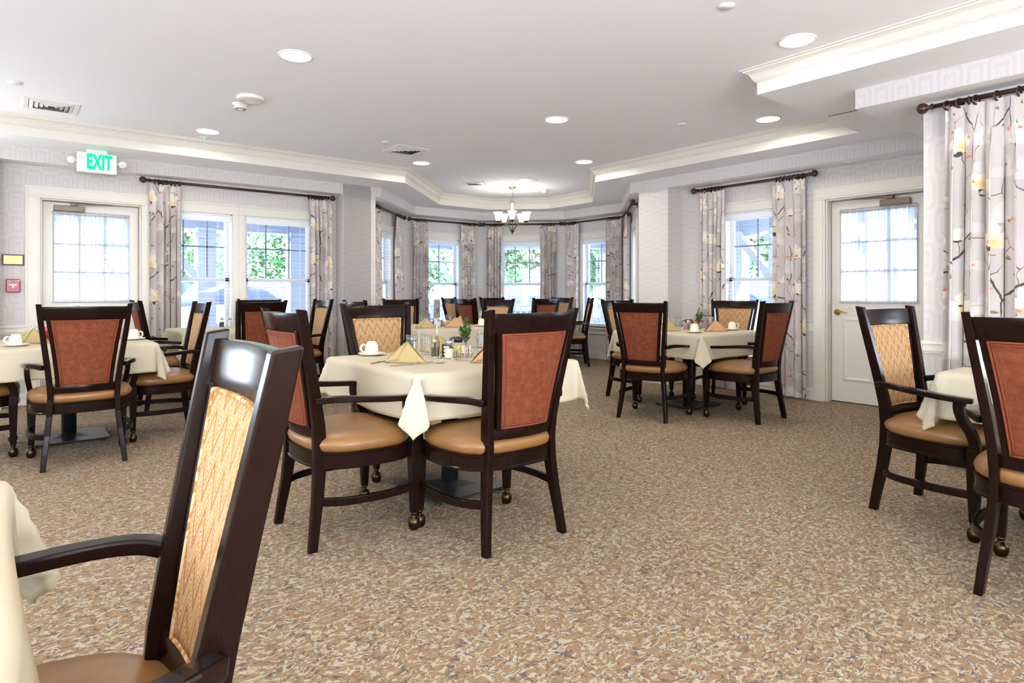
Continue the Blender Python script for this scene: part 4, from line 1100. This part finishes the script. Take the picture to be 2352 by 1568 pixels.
def b_dispenser():
    e = empty('syrup_dispenser'); mb = MB(); mb.lathe([(.03, 0), (.032, .004), (.032, .05), (.024, .07), (.024, .08)], 24); mb.build('glass_jar', 'glass', e)
    mb = MB(); mb.lathe([(.026, .078), (.027, .10), (.02, .112), (.001, .114)], 20)
    mb.bar([(-.02, 0, .105), (-.045, 0, .098), (-.058, 0, .09)], [.02, .016, .012], .008); mb.build('spout_lid', 'black', e)
    mb = MB(); mb.bar([(.022, 0, .108), (.046, 0, .10), (.05, 0, .06), (.034, 0, .03)], .016, .012, up=(0, 1, 0)); mb.build('handle', 'black', e)
    mb = MB(); mb.box((-.018, -.036, .082), (.012, -.030, .104)); mb.build('round_label', 'pinkp', e, bevel=.002)
    return e
def b_box():
    e = empty('jam_rack'); mb = MB()
    for z in (.004, .025, .046, .067): mb.tube([(-.022, -.02, z), (.022, -.02, z), (.022, .02, z), (-.022, .02, z), (-.022, -.02, z)], .003, 6)
    for x in (-.022, .022):
        for y in (-.02, .02): mb.tube([(x, y, 0), (x, y, .075)], .003, 6)
    mb.build('rack', 'black', e)
    for k in range(3): mb = MB(); mb.box((-.017, -.016, .006+.021*k), (.017, .016, .022+.021*k)); mb.build('jam_tub', 'whitep', e, bevel=.002)
    return e
def b_vase(kind):
    def f():
        e = empty('bud_vase'); mb = MB(); mb.lathe([(.001, 0), (.022, 0), (.026, .012), (.024, .028), (.010, .046), (.012, .062), (.022, .078), (.026, .082), (.020, .076), (.001, .05)], 24)
        mb.build('vase_body', 'glass' if kind != 'red' else 'red', e)
        mb = MB(); rnd = random.Random(5)
        for s_ in range(5):
            a = rnd.uniform(0, 6.3); ln = (.17, .12, .11, .13, .1)[s_]; lean = (.01, .035, .04, .03, .045)[s_]
            pts = [Vector((lean*math.cos(a)*q**1.5, lean*math.sin(a)*q**1.5, .04+ln*q)) for q in (0, .3, .6, 1)]
            mb.tube(pts, .0016, 5)
            for k in range(22):
                q = .2+.8*k/21; p = pts[0].lerp(pts[3], q); b = rnd.uniform(0, 6.3)
                d = Vector((math.cos(b), math.sin(b), .9)).normalized(); w = d.cross(Vector((0, 0, 1))).normalized(); L = .030
                nn = d.cross(w)*.002
                mb.loft([[p+w*.0008+nn*0, p-w*.0008, p-w*.0008+nn, p+w*.0008+nn], [p+d*L*.5+w*.006, p+d*L*.5-w*.006, p+d*L*.5-w*.006+nn, p+d*L*.5+w*.006+nn], [p+d*L+w*.0006, p+d*L-w*.0006, p+d*L-w*.0006+nn, p+d*L+w*.0006+nn]])
        mb.build('greenery', 'green', e)
        if kind != 'green':
            for (x, y, z) in ((-.035, -.01, .088), (.03, -.018, .082)):
                mb = MB()
                for k in range(12):
                    a = 2*PI*k/12; d = Vector((math.cos(a), math.sin(a), .55)); mb.tube([Vector((x, y, z)), Vector((x, y, z))+d*.012, Vector((x, y, z))+d*.02], [.003, .005, .001], 5)
                mb.ball((x, y, z+.006), .008, 8); mb.build('blossom', 'petal', e)
        return e
    return f
# centre table
cupset(1.74, 3.54, 160, 'at the left corner of the centre table')
napkin('khaki', 1.69, 3.03, -48, 'khaki folded napkin in the front of the centre table')
napkin('khaki', 2.20, 3.52, 140, 'khaki folded napkin behind the two glasses on the centre table')
napkin('peach', 2.07, 2.74, -32, 'peach folded napkin behind the rail of the big rust chair, centre table')
glass(1.94, 3.40, 'left of the two clear glasses in the middle of the centre table')
glass(2.03, 3.38, 'right of the two clear glasses in the middle of the centre table')
glass(2.28, 3.13, 'clear glass behind the peach napkin on the centre table')
glass(2.43, 3.33, 'clear glass farther back than the peach napkin, beside the vase, centre table')
shakers(2.0, 3.225, 2.01, 3.09, 'in the condiment group of the centre table')
put('stand9', b_stand('Table', '9'), 1.975, 3.165, -38.8, 'tall steel number stand with grey Table 9 card on the centre table', 'number stand')
put('vase', b_vase('green'), 2.33, 3.38, 0, 'small glass bud vase with green sprigs on the centre table', 'vase')
put('sugar', b_sugar, 2.12, 3.10, -40, 'wire caddy of yellow sweetener packets on the centre table', 'caddy')
packets(2.12, 3.10, -40, ('yellowp',)*4+('whitep', 'pinkp', 'whitep'), 'on the centre table')
put('jam', b_box, 2.065, 3.20, -40, 'small black wire rack between the shakers on the centre table', 'rack')
put('disp', b_dispenser, 2.17, 3.23, 140, 'black-lidded dispenser behind the salt shaker on the centre table', 'dispenser')
put('spoon', b_spoon, 1.72, 2.965, 5, 'steel spoon in front of the khaki napkin, centre table', 'spoon', 'spoons')
put('spoon', b_spoon, 1.76, 2.92, -2, 'steel spoon nearest the front corner of the centre table', 'spoon', 'spoons')
put('knife', b_knife, 1.67, 2.955, 0, 'steel knife handle beside the spoons on the centre table', 'knife')
put('fork', b_fork, 2.02, 2.90, 112, 'steel fork left of the peach napkin on the centre table', 'fork')
put('knife', b_knife, 1.62, 3.17, 30, 'knife poking out left of the front khaki napkin, centre table', 'knife')
# table by the left exit door
cupset(.04, 5.76, 185, 'at the left edge of the photo, table by the exit door')
cupset(.80, 5.93, -30, 'right of the rust chair on the table by the exit door')
napkin('khaki', .14, 5.98, -20, 'khaki folded napkin behind the left cup, table by the exit door')
napkin('peach', .72, 6.14, 10, 'peach napkin seen between the posts of the rust chair by the exit door')
glass(.17, 6.10, 'clear glass left of the rust chair, table by the exit door')
put('stand', b_stand('Table', ''), .42, 6.03, -38.8, 'white Table sign just above the rust chair by the left exit door', 'number stand')
mb = MB(); 
def b_menu():
    e = empty('red_planter'); mb = MB(); mb.lathe([(.001, 0), (.045, 0), (.055, .02), (.06, .08), (.05, .12), (.001, .12)], 20); mb.build('pot', 'red', e)
    mb = MB(); rnd = random.Random(2)
    for k in range(26):
        a = rnd.uniform(0, 6.3); r = rnd.uniform(.0, .045); z = .12+rnd.uniform(0, .07); mb.ball((r*math.cos(a), r*math.sin(a), z), .010, 6)
    mb.build('blossom', 'petal', e); return e
put('planter', b_menu, .27, 6.07, 0, 'red pot of red flowers behind the left post of the rust chair', 'planter')
put('spoon', b_spoon, .10, 5.86, 20, 'steel spoon beside the left cup, table by the exit door', 'spoon', 'spoons')
put('knife', b_knife, -.02, 5.93, 0, 'steel knife left of the khaki napkin, table by the exit door', 'knife')
# right-hand table
napkin('khaki', 5.17, 3.92, -55, 'khaki folded napkin next to the dark dispenser, right-hand table')
napkin('khaki', 5.36, 4.22, 120, 'khaki napkin behind the front khaki one, right-hand table')
napkin('peach', 5.45, 3.55, -38, 'peach folded napkin at the front of the right-hand table')
napkin('peach', 5.78, 4.02, 60, 'brownish peach napkin half hidden behind the flower vase, right-hand table')
cupset(5.15, 3.60, 60, 'at the front corner of the right-hand table')
cupset(5.80, 3.60, -40, 'before the zigzag chair on the right-hand table')
cupset(5.62, 4.34, 0, 'at the far side of the right-hand table')
glass(5.50, 4.18, 'leftmost clear glass on the right-hand table')
glass(5.60, 4.12, 'second clear glass from the left on the right-hand table')
glass(5.86, 3.90, 'clear glass right of the flowers on the right-hand table')
put('disp', b_dispenser, 5.43, 3.88, -38, 'black-lidded dispenser beside the flowers on the right-hand table', 'dispenser')
shakers(5.56, 3.95, 5.50, 3.87, 'among the condiments of the right-hand table')
put('vaser', b_vase('flower'), 5.66, 3.90, -38, 'bud vase with red blossoms and a green sprig on the right-hand table', 'vase')
# second table
napkin('khaki', 3.53, 5.88, -38, 'khaki folded napkin at the left of the second table')
napkin('peach', 3.85, 5.78, -38, 'peach folded napkin in the middle of the second table')
napkin('khaki', 4.20, 6.15, 60, 'khaki napkin behind the peach one on the second table')
glass(3.73, 6.30, 'clear glass behind the khaki napkin on the second table')
glass(4.08, 6.27, 'clear glass behind the peach napkin on the second table')
glass(3.65, 6.45, 'clear glass at the far left of the second table')
shakers(3.74, 6.10, 3.77, 6.02, 'beside the number stand, on the second table')
put('sugar', b_sugar, 3.93, 6.09, -40, 'wire caddy of pale packets on the second table', 'caddy')
packets(3.93, 6.09, -40, ('whitep', 'pinkp', 'whitep', 'pinkp', 'whitep'), 'on the second table')
put('jam', b_box, 3.86, 6.12, -40, 'small dark wire rack on the second table', 'rack')
cupset(4.25, 5.85, -30, 'at the right end of the second table')
# bay table
cupset(5.98, 8.20, 180, 'on the bay table left of the dark chair rail')
napkin('khaki', 6.10, 8.14, -38, 'khaki napkin behind the cup on the bay table')
cupset(6.35, 7.40, 0, 'at the near side of the bay table')
glass(6.40, 8.05, 'clear glass under the middle bay window on the bay table')
shakers(6.20, 7.82, 6.28, 7.76, 'on the bay table')
# double-window table
shakers(1.86, 7.50, 1.93, 7.46, 'on the table in front of the double window')
put('vaser', b_vase('flower'), 2.03, 7.45, 0, 'bud vase with red blossoms on the table in front of the double window', 'vase')
glass(1.70, 7.52, 'clear glass on the table in front of the double window')
# right edge table
napkin('khaki', 4.08, .96, 160, 'khaki napkin behind the rust chair at the right edge')
put('spoon', b_spoon, 3.86, .99, 60, 'steel spoon on the cloth at the right edge of the photo', 'spoon', 'spoons')

# ------------------------------------------------------------------ outside
mb = MB(); mb.box((-30, -30, -.25), (60, 60, -.12)); tag(mb.build('ground_outside', 'concrete'), kind='structure')
mb = MB(); mb.box((2, 22, -.115), (55, 34, -.10)); mb.box((24, -10, -.115), (34, 30, -.10)); tag(mb.build('lawn', 'lawn'), 'mown lawn beyond the drive', 'grass', kind='stuff')
OUT = [(-4, 10.6), (4.2, 10.6), (5.8, 12.0), (7.9, 12.0), (10.4, 9.5), (10.4, 6.2), (9.3, 5.0), (9.3, -4)]
e = empty('porch_roof', (0, 0, 0)); tag(e, 'pale blue-grey porch roof with edge beam seen through the windows', 'porch roof')
def slabpoly(poly, z0, z1, name, mat, parent):
    bm = bmesh.new(); vs = [bm.verts.new((x, y, z0)) for x, y in poly]; f = bm.faces.new(vs)
    r = bmesh.ops.extrude_face_region(bm, geom=[f]); bmesh.ops.translate(bm, verts=[v for v in r['geom'] if isinstance(v, bmesh.types.BMVert)], vec=(0, 0, z1-z0))
    bmesh.ops.recalc_face_normals(bm, faces=bm.faces); me = bpy.data.meshes.new(name); bm.to_mesh(me); bm.free()
    o = bpy.data.objects.new(name, me); link(o); me.materials.append(M[mat]); o.parent = parent; return o
slabpoly(OUT+[(-4, -4)], 2.86, 3.0, 'roof_deck', 'porch', e)
mb = MB()
for a, b in zip(OUT[:-1], OUT[1:]): mb.bar([(a[0], a[1], 2.50), (b[0], b[1], 2.50)], .24, .74)
mb.build('edge_beam', 'porch', e)
posts = [(2.35, 10.45), (3.75, 10.45), (4.9, 11.1), (5.85, 11.9), (8.0, 11.85), (10.3, 9.45), (10.3, 6.25), (9.22, 4.9), (9.22, 3.25)]
pr = None
for i, (x, y) in enumerate(posts):
    if pr is None:
        pr = empty('porch_post'); mb = MB(); mb.box((-.13, -.13, -.12), (.13, .13, 2.15)); mb.build('shaft', 'porch', pr, bevel=.01)
        mb = MB(); mb.box((-.17, -.17, -.12), (.17, .17, .2)); mb.box((-.17, -.17, 1.98), (.17, .17, 2.06)); mb.build('moulding', 'porch', pr, bevel=.01)
        mb = MB(); mb.bar([(-.1, 0, 1.35), (-.75, 0, 2.12)], .10, .14, up=(0, 1, 0)); mb.build('brace', 'porch', pr); o = pr
    else: o = copy_tree(pr)
    if i in (1, 2, 3, 5):
        for ch in list(o.children):
            if ch.name.startswith('brace'): bpy.data.objects.remove(ch)
    o.location = (x, y, 0); o.rotation_euler = (0, 0, (0, 0, 0, R(20), R(-45), R(-60), R(-90), R(-90), R(-90))[i])
    where = ('left pane of the double window', 'right pane of the double window', 'far right of the double window', 'second bay window', 'middle bay window, left side', 'fourth bay window', 'last bay window', 'window beside the right-hand door', 'glass of the right-hand door')[i]
    tag(o, 'square blue-grey porch post outside the '+where, 'post', 'porch posts')
def railing(a, b, label):
    e = empty('porch_railing', (0, 0, 0)); tag(e, label, 'railing')
    mb = MB(); mb.bar([(a[0], a[1], .86), (b[0], b[1], .86)], .07, .05); mb.build('top_rail', 'porch', e)
    mb = MB(); mb.bar([(a[0], a[1], .06), (b[0], b[1], .06)], .05, .04); mb.build('bottom_rail', 'porch', e)
    L = math.dist(a, b); n = min(90, int(L/.13)); rg = None
    for k in range(n):
        f = (k+.5)/n
        if rg is None: mb = MB(); mb.box((-.018, -.018, .06), (.018, .018, .85)); rg = mb.build('baluster', 'porch', e); q = rg
        else: q = rg.copy(); COL.objects.link(q)
        q.location = (a[0]+(b[0]-a[0])*f, a[1]+(b[1]-a[1])*f, 0)
railing((8.1, 11.75), (10.25, 9.6), 'white-blue porch railing outside the right half of the bay')
railing((10.3, 9.15), (10.3, 6.5), 'porch railing outside the far right bay window')
railing((5.9, 11.95), (7.8, 11.95), 'porch railing outside the left half of the bay')
# trees
def b_tree():
    e = empty('leafy_tree'); rnd = random.Random(9); mb = MB()
    mb.tube([(0, 0, 0), (.1, 0, 1.2), (0, .1, 2.6), (.1, .1, 4)], [.2, .16, .13, .08], 8)
    for k in range(6):
        a = k*1.05; mb.tube([(0, 0, 1.7+.25*k), (1.1*math.cos(a), 1.1*math.sin(a), 2.6+.3*k), (1.9*math.cos(a), 1.9*math.sin(a), 3.3+.2*k)], [.07, .05, .02], 6)
    mb.build('trunk', 'bark', e)
    mb = MB(); bl = [(rnd.uniform(-1.9, 1.9), rnd.uniform(-1.9, 1.9), rnd.uniform(1.9, 5.3), rnd.uniform(.7, 1.2)) for _ in range(20)]
    for x, y, z, r in bl:
        for k in range(300):
            d = Vector((rnd.gauss(0, 1), rnd.gauss(0, 1), rnd.gauss(0, 1))).normalized()*r*rnd.uniform(.6, 1.05); c = Vector((x, y, z))+d
            a = Vector((rnd.gauss(0, 1), rnd.gauss(0, 1), rnd.gauss(0, 1))).normalized(); b = a.cross(d).normalized() if a.cross(d).length > .01 else Vector((1, 0, 0)); s = rnd.uniform(.06, .11)
            mb.face([c+a*s*1.6, c+b*s, c-a*s*1.6, c-b*s])
    mb.build('crown', 'foliage', e, recalc=False); return e
tr0 = b_tree()
for i, (x, y, s, lab) in enumerate([(3.6, 20.2, .72, 'left edge of the double window'), (-4.5, 24, 1.0, 'exit door at the left'), (7.6, 26.6, .7, 'double window, just right of its centre bar'), (17.5, 20.2, 1.0, 'middle bay window, hanging low'), (12.2, 21.5, .85, 'second bay window'),
                                  (16.3, 14.9, .8, 'fourth bay window'), (22.5, 12.9, .9, 'window beside the right-hand door'), (29.5, 16, 1.2, 'right-hand window, farther back'), (25, 30, 1.5, 'middle bay window, distant'), (5.6, 23.6, .45, 'left half of the double window, between the posts')]):
    t = tr0 if i == 0 else copy_tree(tr0); t.location = (x, y, -.075); t.rotation_euler = (0, 0, i*1.3); t.scale = (s, s, s); tag(t, 'green leafy tree outside the '+lab, 'tree', 'trees outside')
# house
e = empty('neighbour_house', (12.6, 34.1, -.095), R(-20)); tag(e, 'pale house with steep gable outside the double window', 'house')
mb = MB(); mb.box((-4, 0, 0), (4, 7, 3)); mb.loft([[(-4, 0, 3), (4, 0, 3), (0, 0, 6.4)], [(-4, 7, 3), (4, 7, 3), (0, 7, 6.4)]]); mb.build('wall_block', 'siding', e)
mb = MB(); mb.bar([(-4.4, 3.5, 2.75), (0, 3.5, 6.5)], 7.6, .16, up=(-.6, 0, 1)); mb.bar([(4.4, 3.5, 2.75), (0, 3.5, 6.5)], 7.6, .16, up=(.6, 0, 1)); mb.build('roof', 'roof', e)
for x in (-2, 1.6):
    mb = MB(); mb.box((x-.5, -.05, 1), (x+.5, 0, 2.3)); mb.build('window', 'carglass', e, bevel=.01)
e = empty('board_fence', (0, 0, 0)); tag(e, 'reddish board fence across the drive outside the double window', 'fence')
for k, (a, b) in enumerate((((-3, 31), (2, 31.2)), ((2, 31.2), (7.6, 31.5)))):
    mb = MB(); d = Vector((b[0]-a[0], b[1]-a[1], 0)); L = d.length; d.normalize(); n = int(L/.16)
    for i in range(n):
        c = Vector((a[0], a[1], .85))+d*(i+.5)*.16; mb.cbox(c, (.145, .03, 1.9), Matrix.Rotation(math.atan2(d.y, d.x), 4, 'Z'))
    mb.build('board_run', 'fence', e)
# cars
def b_car(paint):
    def f():
        e = empty('parked_car'); mb = MB()
        sec = [(-2.2, .45, .75, .80), (-2.0, .35, .95, .86), (-1.1, .32, 1.0, .88), (0, .3, 1.02, .9), (1.0, .32, .98, .88), (1.9, .38, .88, .84), (2.25, .5, .7, .75)]
        rings = [[(x, -w, zb), (x, -w*1.02, (zb+zt)/2), (x, -w*.92, zt), (x, w*.92, zt), (x, w*1.02, (zb+zt)/2), (x, w, zb)] for x, zb, zt, w in sec]
        mb.loft(rings, True, True, True); mb.build('body', paint, e)
        mb = MB(); mb.loft([[(x, -w, z), (x, w, z), (x, w*.82, z+h), (x, -w*.82, z+h)] for x, w, z, h in ((-2.0, .7, .92, .06), (-1.5, .74, .96, .56), (-.3, .76, .98, .62), (.55, .76, .98, .55), (1.25, .74, .95, .04))]); mb.build('window_band', 'carglass', e, bevel=.05)
        mb = MB(); mb.loft([[(x, -w, z), (x, w, z), (x, w*.9, z+.04), (x, -w*.9, z+.04)] for x, w, z in ((-1.5, .6, 1.5), (-.3, .64, 1.57), (.5, .62, 1.52))]); mb.build('roof_panel', paint, e, bevel=.02)
        for x in (-1.35, 1.4):
            for y in (-.82, .82):
                mb = MB(); mb.lathe([(.001, -.1), (.3, -.1), (.33, -.06), (.33, .06), (.3, .1), (.001, .1)], 22); w = mb.build('wheel', 'tyre', e); w.rotation_euler = (R(90), 0, 0); w.location = (x, y, .33)
        return e
    return f
for i, (pnt, x, y, rz, lab) in enumerate([('carblue', 12.9, 14.3, -39, 'blue parked car outside the middle bay window'), ('carblue', 8.6, 15.6, 60, 'blue parked car nose-on outside the second bay window'), ('carwhite', 4.6, 16.0, 10, 'pale parked car outside the right pane of the double window'),
                                          ('carwhite', 0.0, 18.5, 90, 'pale parked car outside the left pane of the double window'), ('carwhite', 15.2, 8.8, -80, 'pale parked car outside the window beside the right-hand door')]):
    o = P('car'+pnt, b_car(pnt)); o.location = (x, y, -.12); o.rotation_euler = (0, 0, R(rz)); tag(o, lab, 'car', 'parked cars')
e = empty('sign_post', (2.05, 12.6, -.12)); tag(e, 'thin green metal post outside the left pane of the double window', 'post')
mb = MB(); mb.box((-.03, -.02, 0), (.03, .02, 1.15)); mb.build('post', 'postgreen', e)

# ------------------------------------------------------------------ light
def area(name, loc, rot, sx, sy, power, col):
    l = bpy.data.lights.new(name, 'AREA'); l.shape = 'RECTANGLE' if sy else 'DISK'; l.size = sx
    if sy: l.size_y = sy
    l.energy = power; l.color = col; l.spread = R(165) if not sy else PI; o = bpy.data.objects.new(name, l); link(o); o.location = loc; o.rotation_euler = rot; return o
CANS = LIGHTS+[(.2, 1.6), (.3, 4.0), (-1.8, 1.0), (-1.8, 4.0), (1.2, -1.6), (-1.8, -1.8), (-1.6, 6.6)]
for i, (x, y) in enumerate(CANS):
    if i >= 7:
        c = copy_tree(can0); c.location = (x, y, 2.78); tag(c, 'recessed ceiling light behind or above the viewer', 'ceiling light', 'recessed lights outside the view')
    area('can_light', (x, y, 2.768), (0, 0, 0), .17, 0, CANW, (1, .92, .80))
for k in range(5):
    a = R(72*k+14)
    l = bpy.data.lights.new('chandelier_bulb', 'POINT'); l.energy = 2.5; l.color = (1, .93, .84); l.shadow_soft_size = .03
    o = bpy.data.objects.new('chandelier_bulb', l); link(o); o.location = (6.07+.23*math.cos(a), 7.54+.23*math.sin(a), 2.78-.36)
# unseen fill lamps added in invented windows, tilted up to brighten the ceiling
FILLCOL = (.94, .96, 1)
for x in (.5, -1.9): area('fill_light', (x, -3.56, 1.4), (R(-90-58), 0, R(180)), 1.6, 1.6, FILLW, FILLCOL)
for y in (-1.0, 2.2): area('fill_light', (-3.56, y, 1.4), (R(90+74), 0, R(-90)), 1.6, 1.6, FILLW*.2, FILLCOL)
area('fill_light', (-1.9, 7.85, 1.4), (R(-90-74), 0, 0), 1.8, 1.5, FILLW*.3, FILLCOL)  # added fill lamp beyond the left edge of view, aimed up at the ceiling
area('fill_light', (4.93, -2.4, 1.4), (R(90+72), 0, R(90)), 1.6, 1.5, FILLW*.3, FILLCOL)  # added fill lamp beyond the near right edge, lifting the ceiling
w = bpy.data.worlds.new('World'); sc.world = w; w.use_nodes = True; nt = w.node_tree; bg = nt.nodes['Background']
tc = nt.nodes.new('ShaderNodeTexCoord'); sp = nt.nodes.new('ShaderNodeSeparateXYZ'); rp = nt.nodes.new('ShaderNodeValToRGB')
nt.links.new(tc.outputs['Generated'], sp.inputs[0]); nt.links.new(sp.outputs[2], rp.inputs[0]); nt.links.new(rp.outputs[0], bg.inputs[0])
rp.color_ramp.elements[0].color = (.92, .96, 1, 1); rp.color_ramp.elements[1].color = (.55, .75, 1, 1); rp.color_ramp.elements[1].position = .9
bg.inputs[1].default_value = SKYW
s = bpy.data.lights.new('sun', 'SUN'); s.energy = SUNW; s.angle = R(1.5); s.color = (1, .96, .9); o = bpy.data.objects.new('sun', s); link(o); o.rotation_euler = (R(38), 0, R(-20))

# ------------------------------------------------------------------ camera
cam = bpy.data.cameras.new('camera'); co = bpy.data.objects.new('camera', cam); link(co); sc.camera = co
co.location = (0, 0, 1.15); co.rotation_euler = (R(90), 0, R(-38.8))
cam.sensor_width = 36; cam.lens = 36*1438/2352; cam.shift_y = -(784-672)/2352; cam.clip_start = .02; cam.clip_end = 200
vs = sc.view_settings; sc.display_settings.display_device = 'sRGB'; vs.view_transform = 'Standard'; vs.look = 'None'; vs.gamma = 1; vs.use_curve_mapping = False; vs.exposure = EXPO
cy = sc.cycles; cy.max_bounces = 8; cy.diffuse_bounces = 4; cy.glossy_bounces = 3; cy.transmission_bounces = 4; cy.transparent_max_bounces = 16
cy.sample_clamp_indirect = 6; cy.caustics_reflective = False; cy.caustics_refractive = False; cy.use_denoising = True
